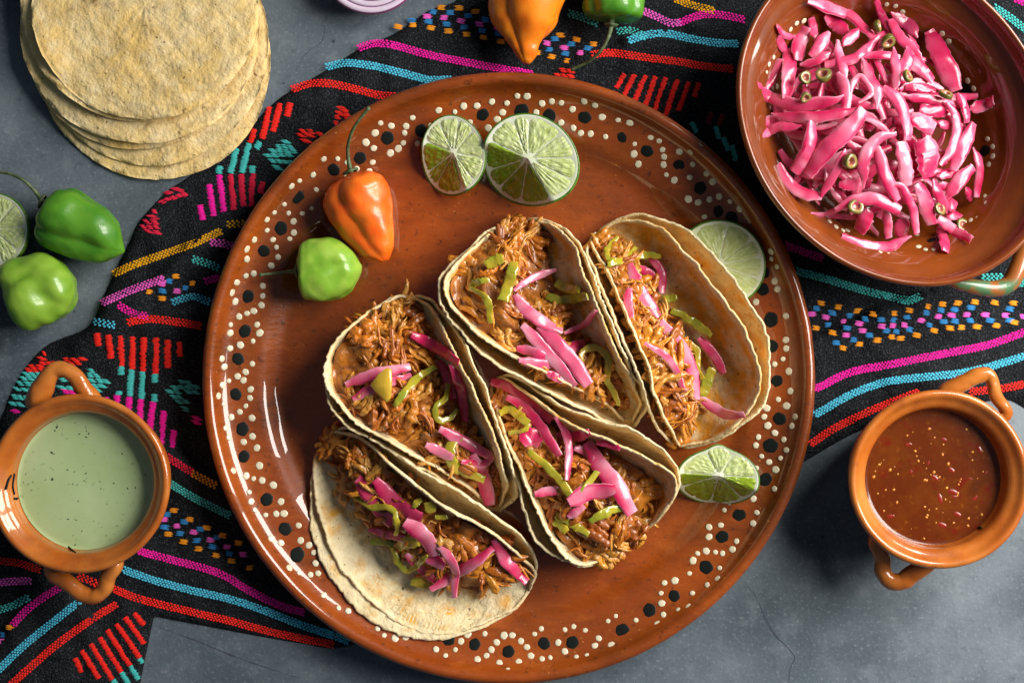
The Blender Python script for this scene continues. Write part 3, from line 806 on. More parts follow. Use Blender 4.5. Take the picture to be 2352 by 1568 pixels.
def taco(name, Lp, Rp, Lo, Ro, H, Ho, lbl, seed, fill=(.20, .80, .02, .97), lift=0., cl=.04, cr=.04, stain=.5, nbun=95, zb=None, sc_in=None):
    zb = FLOOR + 11 if zb is None else zb
    P, N, T1, T2, t = shell(Lp, Rp, zb + H[0], zb + H[1], zb, cl, cr, seed)
    Po, No, O1, O2, _ = shell(Lo, Ro, zb + Ho[0], zb + Ho[1], zb - 7.5, cl - .02, cr - .02, seed + 50)
    base = P[48, 27].copy(); base[2] = FLOOR
    e = empty('taco', base); tag(e, lbl, 'taco', 'filled tacos on the platter')
    for (a, b, nm, sd, st) in ((T1, T2, 'inner', seed, stain), (O1, O2, 'outer', seed + 50, stain * .55)):
        V, F = shell_mesh(a, b); nn = len(V) // 2
        ns = a.shape[1]; sidx = np.tile(np.linspace(0, 1, ns), a.shape[0]); edge = np.minimum(sidx, 1 - sidx)
        nz = noise3(V[:nn], 60, sd + 2, 3)
        stt = np.clip(st + .75 * nz - .25, 0, 1) * smooth01((edge - .012) / .06)
        stb = np.clip(st * .5 + .6 * nz - .3, 0, 1) * smooth01((edge - .02) / .10) if nm == 'outer' else np.clip(st * .7 + .5 * nz, 0, 1)
        # the side facing in carries sauce
        col = tort_col(V, sd, np.r_[stt, stb], (.84, .71, .45), (.84, .67, .37))
        fixn(obj('tortilla', V, F, m_tort, e, base, col))
    # filling surface
    s0, s1, t0, t1 = fill
    nt, ns = P.shape[:2]
    it = np.linspace(t0 * (nt - 1), t1 * (nt - 1), 60); js = (s0 * (ns - 1), s1 * (ns - 1))
    def samp(i, j):
        i0 = int(min(i, nt - 2)); j0 = int(min(j, ns - 2)); u, v = i - i0, j - j0
        return (T1[i0, j0] * (1 - u) * (1 - v) + T1[i0 + 1, j0] * u * (1 - v) + T1[i0, j0 + 1] * (1 - u) * v + T1[i0 + 1, j0 + 1] * u * v)
    G = np.zeros((60, 26, 3))
    for a, i in enumerate(it):
        endk = min(1, min(a, 59 - a) / 9)
        c = .5 * (js[0] + js[1]); hw = .5 * (js[1] - js[0]) * (.45 + .55 * endk)
        A, B = samp(i, c - hw), samp(i, c + hw)
        v = np.linspace(0, 1, 26)[:, None]
        q = A * (1 - v) + B * v
        q[:, 2] += (lift + .10 * np.linalg.norm(B - A)) * np.sin(pi * v[:, 0]) * (.3 + .7 * endk)
        G[a] = q
    g = G.reshape(-1, 3); g[:, 2] += 15 * noise3(g[:, :2], 80, seed + 9, 2) + 4 * noise3(g[:, :2], 17, seed + 10, 2)
    low = np.array([samp(it[a], js[0] + (js[1] - js[0]) * b / 25)[2] for a in range(60) for b in range(26)])
    g[:, 2] = np.maximum(g[:, 2], low + 1.5)
    G = g.reshape(60, 26, 3)
    mb = MB()
    nzc = (.5 + .5 * noise3(g, 40, seed + 11, 3))[:, None]
    mb.add(g, gridf(60, 26), np.array([.26, .07, .008]) * (1 - nzc) + np.array([.56, .20, .02]) * nzc)
    r = np.random.default_rng(seed + 31)
    for b in range(nbun):
        a = r.integers(2, 58); v = r.integers(1, 25)
        c0 = G[a, v].copy()
        kind = r.random()
        ang = r.uniform(0, 2 * pi); d = np.array([cos(ang), sin(ang), 0]); sd = np.array([-d[1], d[0], 0])
        colb = np.array(MEATC[r.integers(len(MEATC))])
        if kind < .30:         # a torn clump of fibres running together
            c0 = G[int(np.clip(a, 9, 50)), int(np.clip(v, 3, 22))].copy()
            Lc = r.uniform(46, 92); bend = r.uniform(-20, 20); sp = r.uniform(4.5, 8.5); hgt = r.uniform(0, 5); cc = colb * r.uniform(.85, 1.1); tw = r.uniform(-1.2, 1.2)
            for q_ in range(r.integers(7, 12)):
                n_ = 12; w = np.linspace(-1, 1, n_); L1 = Lc * r.uniform(.55, 1.05); pa, pr_ = r.uniform(0, 6.28), sp * sqrt(r.random())
                env = (1 - .55 * w ** 2)
                pth = c0 + d * (w * L1 / 2 + r.normal(0, 8))[:, None] + sd * (pr_ * np.cos(pa + tw * w) * env + bend * w ** 2 + .9 * np.sin(w * 6 + q_))[:, None]
                pth[:, 2] += hgt + .65 * pr_ * np.sin(pa + tw * w) * env + 3 * (1 - w ** 2) + .8 * np.sin(w * 7 + 2 * q_) - 2 * np.abs(w) ** 6
                Vt, Ft = tube(pth, r.uniform(2.0, 3.8) * np.clip(1.1 - np.abs(w) ** 5, .3, 1) * (1 + .18 * np.sin(w * 8 + q_)), 7)
                mb.add(Vt, Ft, np.clip(cc * r.uniform(.75, 1.25), 0, .9))
        elif kind < .78:         # torn pieces with grain running along them, two to four side by side
            rr0 = r.uniform(5.2, 10.0); bend = r.uniform(-.6, .6); tilt = r.uniform(-.2, .2); cc = colb * r.uniform(.85, 1.1)
            for q_ in range(r.integers(2, 4)):
                n_, m_ = 14, 14
                Lc = r.uniform(30, 82); rr = rr0 * r.uniform(.7, 1.25); w = np.linspace(-1, 1, n_)
                d2a = ang + r.normal(0, .22); d2 = np.array([cos(d2a), sin(d2a), 0]); s2 = np.array([-d2[1], d2[0], 0])
                pth = c0 + sd * (q_ - 1.2) * rr0 * 1.7 + d2 * (w * Lc / 2 + r.normal(0, 7))[:, None] + s2 * (bend * Lc * .3 * w ** 2 + 1.6 * np.sin(w * 4 + q_ + b))[:, None]
                pth[:, 2] += r.uniform(-1, 5) + w * Lc * .5 * tilt + r.uniform(-1, 4) * (1 - w ** 2) + 1.2 * np.sin(w * 5 + b)
                rad = rr * np.clip(1.08 - np.abs(w) ** r.uniform(4.5, 10), .16, 1) * (1 + .28 * noise3(np.c_[w * 60, w * 0 + b + q_ * 9], 32, b, 2))
                Vt, Ft = tube(pth, rad, m_, flat=r.uniform(.55, .85))
                al = np.arange(m_) / m_ * 2 * pi
                ph1, ph2 = r.uniform(0, 6.28, 2)
                gr = np.tile(.13 * np.sin(r.integers(3, 6) * al + ph1) + .08 * np.sin(6 * al + ph2), (n_, 1)) * (1 + .5 * np.sin(3 * w + ph1))[:, None]
                cen = np.repeat(pth, m_, 0)
                body = Vt[:n_ * m_]; body = cen + (body - cen) * (1 + gr.reshape(-1, 1))
                Vt = np.vstack([body, Vt[n_ * m_:]])
                Vt = Vt + np.c_[noise3(Vt, 20, b, 2), noise3(Vt, 18, b + 1, 2), noise3(Vt, 19, b + 2, 2)] * 1.5
                gc = np.r_[np.clip(.5 + 1.7 * gr.ravel(), 0, 1), .5, .5][:, None]
                mb.add(Vt, Ft, cc * r.uniform(.85, 1.15) * (.70 + .42 * gc))
        elif kind < .96:      # loose curling strands
            for k in range(r.integers(1, 4)):
                Lc = r.uniform(22, 78); n_ = 12; w = np.linspace(-1, 1, n_); off = r.normal(0, 9); a2 = ang + r.normal(0, .6)
                d2 = np.array([cos(a2), sin(a2), 0]); s2 = np.array([-d2[1], d2[0], 0])
                pth = c0 + sd * off + d2 * (w * Lc / 2)[:, None] + s2 * (r.uniform(-18, 18) * w ** 2 + r.uniform(1, 5) * np.sin(w * r.uniform(2, 5) + r.uniform(0, 6)))[:, None]
                pth[:, 2] += r.uniform(0, 8) + r.uniform(-2, 6) * (1 - w ** 2) + 1.8 * np.sin(w * 4 + r.uniform(0, 6))
                Vt, Ft = tube(pth, r.choice([1.4, 2.0, 2.7, 3.6], p=[.15, .3, .3, .25]) * np.clip(1.15 - np.abs(w) ** 4, .25, 1) * (1 + .2 * np.sin(w * 9 + b)), 6, flat=.8)
                mb.add(Vt, Ft, np.clip(np.array(MEATC[r.integers(len(MEATC))]) * r.uniform(.8, 1.3), 0, .9))
        else:                  # lump
            L0 = r.uniform(12, 26); pth = c0 + d * (np.linspace(-.5, .5, 8) * L0)[:, None]; pth[:, 2] += r.uniform(1, 6)
            Vt, Ft = tube(pth, L0 * .38 * np.array([.4, .8, 1.05, 1, 1, .95, .8, .4]), 12, flat=.75)
            Vt = Vt + np.c_[noise3(Vt, 14, b, 2), noise3(Vt, 13, b + 1, 2), noise3(Vt, 12, b + 2, 2)] * 3.2
            mb.add(Vt, Ft, colb * r.uniform(.9, 1.2))
    V, F, C = mb.get()
    o = obj('shredded_meat', V, F, m_meat, e, base, np.clip(C, 0, 1)); o['kind'] = 'stuff'
    gp = toPx(G.reshape(-1, 3))
    # full reference surface for toppings: meat plus tortilla inner side
    ref = np.vstack([G.reshape(-1, 3), T1[::2, ::2].reshape(-1, 3)]); rp = toPx(ref)
    TACOS[name] = (ref, rp)
    return e
def zt(name, px, py):
    ref, rp = TACOS[name]
    d = np.hypot(rp[:, 0] - px, rp[:, 1] - py)
    m = d < 16
    if m.any(): return np.percentile(ref[m, 2], 85)
    return ref[np.argmin(d), 2]

aL = Q2([(700, 140), (560, 178), (430, 250), (330, 340), (230, 430), (150, 530), (130, 600), (150, 680), (220, 790), (340, 900), (480, 1015), (650, 1110), (850, 1200), (1050, 1310), (1230, 1400), (1390, 1530)])
aR = Q2([(700, 140), (760, 140), (870, 170), (960, 230), (1040, 330), (1080, 450), (1130, 580), (1200, 740), (1270, 900), (1340, 1060), (1420, 1220), (1480, 1340), (1500, 1430), (1440, 1540)])
aLo = Q2([(690, 135), (540, 175), (400, 250), (290, 350), (190, 440), (110, 540), (92, 620), (105, 720), (200, 860), (310, 990), (480, 1130), (650, 1230), (850, 1330), (1050, 1430), (1250, 1530), (1400, 1590)])
aRo = Q2([(700, 138), (800, 130), (920, 175), (1010, 240), (1080, 320), (1130, 420), (1180, 560), (1240, 720), (1310, 880), (1380, 1050), (1460, 1230), (1530, 1350), (1545, 1440), (1450, 1580)])
taco('A', aL, aR, aLo, aRo, (150, 165), (140, 158), 'meat taco with three long pink onion strips laid together across its filling', 101, (.09, .72, .03, .95), 16, stain=.78, nbun=120)
bL = Q3([(150, 215), (105, 262), (120, 310), (150, 370), (190, 420), (240, 540), (300, 660), (340, 770), (390, 880), (450, 1030), (480, 1120), (500, 1220), (540, 1330), (600, 1440), (660, 1540)])
bR = Q3([(150, 215), (180, 180), (270, 135), (360, 125), (460, 145), (560, 190), (650, 270), (750, 390), (850, 510), (950, 640), (1030, 750), (1090, 870), (1150, 1000), (1165, 1100), (1150, 1220), (1090, 1330), (1000, 1420), (850, 1510), (660, 1545)])
bLo = Q3([(130, 210), (85, 280), (82, 330), (120, 430), (200, 640), (280, 830), (360, 1000), (430, 1180), (480, 1340), (530, 1435), (620, 1530)])
bRo = Q3([(150, 200), (280, 118), (390, 86), (500, 105), (600, 135), (700, 190), (850, 320), (1000, 500), (1100, 640), (1180, 780), (1215, 930), (1228, 1060), (1220, 1160), (1180, 1280), (1100, 1370), (900, 1500), (680, 1550)])
taco('B', bL, bR, bLo, bRo, (160, 120), (150, 108), 'meat taco leaning wide open against a lime slice, its inner tortilla stained orange', 202, (.07, .50, .06, .97), 12, cl=.03, cr=.10, stain=1.05, nbun=120)
c_L = Q1([(690, 140), (620, 128), (540, 170), (420, 240), (330, 300), (260, 370), (200, 450), (160, 550), (150, 640), (170, 720), (230, 800), (300, 890), (400, 960), (520, 1020), (640, 1090), (760, 1160), (880, 1220), (1000, 1290), (1100, 1370), (1170, 1450)])
c_R = Q1([(690, 140), (740, 145), (800, 190), (860, 260), (920, 370), (960, 460), (1020, 590), (1080, 700), (1140, 830), (1190, 950), (1230, 1070), (1270, 1200), (1300, 1330), (1250, 1450)])
c_Lo = Q1([(680, 138), (600, 130), (500, 190), (400, 255), (310, 330), (230, 420), (170, 540), (165, 660), (178, 780), (210, 860), (290, 940), (400, 1010), (560, 1090), (700, 1180), (850, 1260), (1000, 1370), (1160, 1480)])
c_Ro = Q1([(690, 138), (760, 138), (830, 165), (890, 235), (970, 335), (1035, 430), (1085, 540), (1135, 650), (1185, 770), (1220, 900), (1260, 1010), (1310, 1150), (1350, 1300), (1350, 1400), (1250, 1490)])
taco('C', c_L, c_R, c_Lo, c_Ro, (140, 170), (128, 164), 'meat taco topped with a yellow pepper triangle, standing nearest the light green pepper', 303, (.09, .76, .04, .96), 14, stain=.62, nbun=120)
d_L = Q4([(120, 250), (150, 400), (200, 560), (250, 680), (300, 800), (340, 900), (390, 1030), (430, 1120), (480, 1220), (540, 1320), (620, 1430), (720, 1490), (850, 1470), (980, 1420), (1060, 1350)])
d_R = Q4([(120, 250), (180, 190), (300, 255), (430, 350), (560, 450), (700, 540), (860, 600), (1000, 660), (1100, 700), (1250, 780), (1350, 850), (1405, 905), (1390, 1010), (1320, 1130), (1220, 1230), (1060, 1350)])
d_Lo = Q4([(110, 260), (130, 420), (180, 580), (230, 740), (280, 860), (330, 1040), (380, 1240), (440, 1340), (520, 1410), (620, 1465), (760, 1505), (900, 1470), (1060, 1370)])
d_Ro = Q4([(120, 240), (240, 170), (420, 270), (560, 370), (700, 430), (900, 500), (1100, 560), (1250, 650), (1350, 740), (1402, 830), (1418, 930), (1395, 1020), (1300, 1160), (1060, 1370)])
taco('D', d_L, d_R, d_Lo, d_Ro, (135, 160), (118, 152), 'meat taco with a v-shaped yellow pepper strip, standing beside the lime wedge', 404, (.10, .80, .05, .97), 18, stain=.72, nbun=120)
e_L = Q5([(170, 110), (115, 210), (95, 300), (95, 450), (130, 620), (170, 720), (200, 830), (270, 980), (350, 1080), (440, 1180), (560, 1300), (700, 1390), (830, 1440), (980, 1465), (1150, 1440), (1300, 1380), (1450, 1300), (1540, 1220), (1600, 1130)])
e_R = Q5([(170, 110), (240, 45), (400, 80), (500, 150), (620, 270), (720, 350), (850, 450), (980, 550), (1100, 620), (1250, 690), (1380, 780), (1500, 880), (1580, 950), (1645, 1030), (1600, 1130)])
e_Lo = Q5([(160, 130), (90, 330), (68, 520), (65, 650), (80, 760), (130, 900), (200, 1030), (280, 1150), (380, 1270), (480, 1350), (620, 1420), (780, 1470), (900, 1485), (1050, 1478), (1250, 1420), (1450, 1310), (1600, 1150)])
e_Ro = Q5([(170, 100), (320, 15), (500, 85), (650, 180), (800, 290), (950, 380), (1100, 460), (1220, 540), (1400, 670), (1500, 740), (1570, 810), (1625, 900), (1645, 1000), (1600, 1150)])
taco('E', e_L, e_R, e_Lo, e_Ro, (36, 150), (26, 142), 'meat taco with its pale front tortilla half folded flat on the platter', 505, (.38, .88, .01, .93), 18, cl=.22, cr=.02, stain=.28, nbun=120)

# ------------------------------------------------------------------ strips (onion, pepper)
PALE, MID, DEEP = np.array([.83, .31, .41]), np.array([.75, .085, .195]), np.array([.55, .010, .085])
PURP = np.array([.25, .06, .13])
def strip(P, width, th, arch, roll=0., e0=.5, e1=.5, ncs=14, seed=0, wavy=0.):
    P = np.asarray(P, float); n = len(P); T, A, B = frames(P)
    t = np.linspace(0, 1, n)
    w = width * np.minimum(1, np.minimum(e0 + (1 - e0) * smooth01(t / .28), e1 + (1 - e1) * smooth01((1 - t) / .28)))
    w = w * (1 + wavy * noise3(np.c_[t * 200, t * 0 + seed], 30, seed, 2))
    ph = np.arange(ncs) / ncs * 2 * pi
    a = np.sign(np.cos(ph)) * np.abs(np.cos(ph)) ** .30; b = np.sign(np.sin(ph)) * np.abs(np.sin(ph)) ** .35
    V = np.zeros((n, ncs, 3))
    for i in range(n):
        endt = min(1, .55 + min(i, n - 1 - i) * .3)
        x = a * w[i] / 2; y = b * th / 2 * endt - arch * w[i] * (a ** 2)
        rl = roll[i] if hasattr(roll, '__len__') else roll
        xr = x * cos(rl) - y * sin(rl); yr = x * sin(rl) + y * cos(rl)
        V[i] = P[i] + A[i] * xr[:, None] + B[i] * yr[:, None]
    V = V.reshape(-1, 3); F = gridf(n, ncs, 0, False, True)
    F.append(tuple(range(ncs))[::-1]); F.append(tuple((n - 1) * ncs + j for j in range(ncs)))
    return V, F, np.tile(a, n), np.tile(b, n), np.repeat(t, ncs)
def crisp(o, deg=38):
    try: o.data.set_sharp_from_angle(angle=radians(deg))
    except Exception: pass
    return o
def onion_strip(P, width, seed, tone=.5, th=7., arch=.12, roll=0., e0=.45, e1=.45, lbl='', grp='', parent=None):
    r = np.random.default_rng(seed)
    tw = r.uniform(-.55, .55)
    V, F, a, b, t = strip(P, width, th, arch, roll + tw * np.linspace(-1, 1, len(P)), e0, e1, ncs=18, seed=seed, wavy=.06)
    V = V + np.c_[noise3(V, 60, seed, 2), noise3(V, 55, seed + 1, 2), noise3(V, 50, seed + 2, 2)] * 1.4
    k = tone - .10 + .12 * np.maximum(b, 0) + .22 * noise3(V, 70, seed + 3, 2)
    k = k + (.42 * (np.abs(a) ** 3 - .35) if seed % 3 == 0 else .36 * a * (1 if seed % 2 else -1)) + .10 * np.sin(a * 15 + seed) - .30 * np.clip(noise3(np.c_[t * 90, a * 12], 70, seed + 8, 2), 0, 1)
    k = np.clip(k - .18 * (np.minimum(t, 1 - t) < .06), 0, 1)[:, None]
    c = np.where(k < .5, PALE * (1 - 2 * k) + MID * 2 * k, MID * (2 - 2 * k) + DEEP * (2 * k - 1))
    ed = (np.abs(a) > .97)[:, None] & (tone < 1)
    c = np.where(ed, c * .6 + np.array([.88, .55, .66]) * .4, c)
    if tone > 1: c = c * (2 - tone) + PURP * (tone - 1)
    base = P[len(P) // 2]
    o = crisp(fixn(obj('onion_strip', V, F, m_onion, None, base, np.clip(c, 0, 1))))
    return tag(o, lbl, 'onion strip', grp)
def pep_strip(P, width, seed, hue=.5, th=7., arch=.10, roll=0., e0=.7, e1=.7, lbl='', grp=''):
    V, F, a, b, t = strip(P, width, th, arch, roll, e0, e1, seed=seed, wavy=.12)
    V = V + np.c_[noise3(V, 26, seed, 2), noise3(V, 24, seed + 1, 2), noise3(V, 22, seed + 2, 2)] * 1.6
    k = np.clip(hue + .3 * noise3(V, 40, seed + 3, 2), 0, 1)[:, None]
    G, Y = np.array([.27, .31, .025]), np.array([.58, .40, .03])
    c = G * (1 - k) + Y * k
    c = np.where((b < .2)[:, None], c * .7 + np.array([.52, .52, .12]) * .3, c)
    o = crisp(fixn(obj('pepper_strip', V, F, m_jal, None, P[len(P) // 2], np.clip(c, 0, 1))))
    return tag(o, lbl, 'pepper strip', grp)
TOP = {
 'A': (Q2, .3296, 'on the taco with three long onion strips laid together',
  [([(640, 1030), (760, 1060), (850, 1100)], 66, .75), ([(850, 1195), (900, 1225), (965, 1265)], 56, .55), ([(660, 1120), (780, 1140), (920, 1150)], 66, .35), ([(1000, 1050), (1060, 1020), (1115, 1000)], 74, .6), ([(970, 925), (1060, 890), (1130, 850), (1190, 770)], 40, .35), ([(620, 630), (720, 560), (820, 520), (920, 490)], 42, .3),
   ([(620, 660), (700, 765), (830, 850), (965, 905)], 84, .42), ([(680, 870), (800, 1010), (920, 1150), (1040, 1295)], 80, .36), ([(790, 880), (920, 1000), (1030, 1120), (1140, 1290)], 96, .55)],
  [([(310, 620), (350, 575), (450, 552)], 40, .3), ([(310, 612), (400, 660), (440, 720), (455, 860)], 40, .45), ([(540, 700), (590, 560), (620, 430)], 84, .45), ([(420, 450), (490, 420), (545, 400)], 84, .35), ([(850, 665), (950, 700), (1130, 670)], 66, .2), ([(910, 575), (1000, 615), (1080, 625)], 66, .5), ([(1080, 1150), (1105, 1050), (1200, 1030), (1275, 1110), (1270, 1260), (1335, 1370), (1345, 1430)], 46, .5)]),
 'B': (Q3, .3662, 'on the taco leaning open against the lime slice',
  [([(400, 420), (480, 470), (510, 520)], 50, .8), ([(470, 360), (535, 430), (550, 500), (545, 585)], 58, .7), ([(345, 550), (330, 640), (345, 740)], 56, .6), ([(340, 395), (390, 530), (460, 640), (530, 730)], 72, .5), ([(780, 860), (860, 950), (930, 1090)], 64, .72), ([(435, 895), (540, 960), (630, 1060), (685, 1205)], 40, .4), ([(770, 1230), (880, 1310), (960, 1345), (1060, 1350)], 58, .25), ([(530, 760), (630, 880), (710, 1000), (750, 1120), (760, 1255)], 82, .36)],
  [([(205, 400), (300, 380), (430, 345), (540, 355)], 44, .45), ([(270, 225), (200, 310), (230, 380), (330, 350), (380, 295)], 34, .5), ([(560, 620), (640, 610)], 50, .1), ([(600, 690), (700, 740), (860, 850)], 52, .25), ([(700, 880), (770, 950), (770, 1050), (800, 1120)], 38, .6), ([(860, 1050), (830, 1140), (800, 1230)], 66, .4)]),
 'C': (Q1, .3662, 'on the taco topped with the yellow pepper triangle',
  [([(870, 540), (920, 650), (960, 780)], 56, 1.2), ([(950, 560), (1010, 720), (1035, 920)], 56, 1.1), ([(700, 370), (850, 450), (990, 545)], 66, 1.0), ([(330, 775), (480, 705), (700, 630)], 58, .62), ([(285, 690), (480, 615), (690, 575)], 66, .45), ([(790, 1060), (870, 1105), (960, 1150)], 58, .4), ([(1080, 1130), (1150, 1280), (1190, 1445)], 86, .6), ([(1010, 1170), (1130, 1185), (1195, 1150), (1150, 1110), (1090, 1085)], 46, .45), ([(870, 965), (1000, 1030), (1100, 1080), (1190, 1125)], 66, .45)],
  [([(850, 575), (740, 640), (650, 740), (590, 825)], 44, .35), ([(930, 680), (910, 770), (850, 830), (860, 900), (930, 905), (990, 845)], 38, .35), ([(1005, 1005), (940, 1080), (960, 1190), (1050, 1240), (1155, 1285)], 66, .45)]),
 'D': (Q4, .3296, 'on the taco with the v-shaped yellow pepper strip',
  [([(560, 590), (690, 605), (800, 570)], 70, .9), ([(850, 640), (930, 660), (1015, 690)], 50, 1.0), ([(110, 215), (250, 265), (380, 380), (540, 490)], 78, 1.0), ([(330, 650), (390, 600), (455, 650)], 110, .9), ([(220, 330), (330, 390), (440, 510), (520, 640), (590, 745)], 70, .85), ([(690, 685), (760, 705), (820, 770)], 60, .4), ([(420, 1000), (520, 985), (620, 975)], 60, .42), ([(650, 1165), (700, 1130), (760, 1090)], 50, .4), ([(650, 1060), (800, 995), (980, 980)], 110, .62), ([(560, 470), (630, 570), (660, 700), (640, 905)], 50, .62), ([(780, 640), (870, 800), (980, 930), (1100, 1140)], 112, .55)],
  [([(170, 440), (240, 410), (300, 450), (370, 510)], 60, .6), ([(230, 580), (330, 560), (380, 520)], 34, .5), ([(560, 1150), (650, 1190), (790, 1285)], 54, .55), ([(550, 1190), (600, 1220), (640, 1265)], 60, .5), ([(800, 1195), (940, 1120), (1070, 1080)], 58, .35), ([(370, 705), (500, 810), (600, 920), (680, 1020), (770, 965), (855, 840)], 58, .5)]),
 'E': (Q5, .3296, 'on the taco with its front half folded flat',
  [([(400, 370), (490, 480), (570, 600), (640, 690)], 120, .95), ([(520, 380), (600, 480), (700, 580), (845, 645)], 104, .98), ([(870, 900), (930, 940), (1010, 985)], 80, .6), ([(1350, 800), (1420, 920), (1500, 1010), (1585, 1090)], 78, .75), ([(910, 1145), (1040, 1070), (1200, 960), (1340, 850)], 70, .55), ([(740, 900), (850, 1000), (980, 1105)], 56, .45), ([(480, 730), (600, 760), (740, 790)], 56, .42), ([(730, 680), (830, 745), (900, 830), (935, 915)], 108, .45), ([(950, 840), (1020, 900), (1075, 1010), (1070, 1200)], 58, .4)],
  [([(790, 575), (810, 545), (840, 510)], 40, .5), ([(940, 640), (990, 640), (1035, 640)], 40, .4), ([(890, 540), (905, 570), (920, 610)], 76, .6), ([(490, 810), (570, 810), (650, 830)], 50, .05), ([(770, 1090), (840, 1100), (900, 1120)], 66, .6), ([(380, 490), (490, 565), (610, 570), (670, 640), (670, 770)], 44, .55), ([(680, 855), (760, 815), (830, 810)], 84, .75), ([(640, 850), (690, 960), (750, 1010), (830, 960), (890, 905)], 44, .45)])}
sd = 3000
def olab2(w, tone):
    return ('broad' if w > 29 else ('narrow' if w < 20 else 'middling')) + ' ' + ('purple' if tone >= .95 else ('deep pink' if tone > .58 else ('clear pink' if tone > .41 else 'pale pink')))
def plab(pts, tone):
    return ('curled' if len(pts) > 4 else ('bent' if len(pts) == 4 else 'short')) + ' ' + ('yellow' if tone > .55 else ('olive' if tone > .4 else 'green'))
for nm, (rg, k, where, ons, peps) in TOP.items():
    for kind, lst in (('o', ons), ('p', peps)):
        for i, (pts, w, tone) in enumerate(lst):
            sd += 7
            q = catmull(rg(pts), 22)
            z = np.array([zt(nm, x, y) for x, y in q])
            zs = np.convolve(np.pad(z, 4, 'edge'), np.ones(9) / 9, 'valid')
            zs = np.maximum(zs, np.median(zs) - 25) + 15 + i * 1.6 + (6 if kind == 'p' else 0)
            P = Wn(np.c_[q, zs])
            rl = np.random.default_rng(sd).uniform(-.25, .25)
            if kind == 'o':
                onion_strip(P, w * k * 1.05, sd, tone + .02, 3.6, .13, rl, .55, .7, olab2(w * k, tone) + ' onion strip ' + where, 'onion strips ' + where)
            else:
                pep_strip(P, w * k, sd, tone, 6., .08, rl, .75, .7, plab(pts, tone) + ' pepper strip ' + where, 'pepper strips ' + where)
# yellow pepper triangle on taco C
q = np.array(Q1([(440, 690), (470, 730), (500, 755), (545, 800), (570, 770), (578, 680), (575, 590), (545, 580), (490, 620)]))
zz = max(zt('C', x, y) for x, y in q) + 24
tp = Wn(np.c_[q, np.full(len(q), zz) + np.linspace(0, 5, len(q))]); nq = len(q)
cc = tp.mean(0) + np.array([0, 0, 2.5])
tri = np.vstack([tp + [0, 0, 0], cc + (tp - cc) * .9 + [0, 0, 2.2], cc[None], tp - [0, 0, 5]])
F = [(i, (i + 1) % nq, nq + (i + 1) % nq, nq + i) for i in range(nq)] + [(nq + i, nq + (i + 1) % nq, 2 * nq) for i in range(nq)] + [((i + 1) % nq, i, 2 * nq + 1 + i, 2 * nq + 1 + (i + 1) % nq) for i in range(nq)] + [tuple(2 * nq + 1 + i for i in range(nq))]
o = fixn(obj('pepper_piece', tri, F, m_jal, None, cc, np.tile([[.60, .38, .035]], (len(tri), 1))))
tag(o, 'yellow triangular pickled pepper piece lying across a pink onion strip', 'pepper piece')

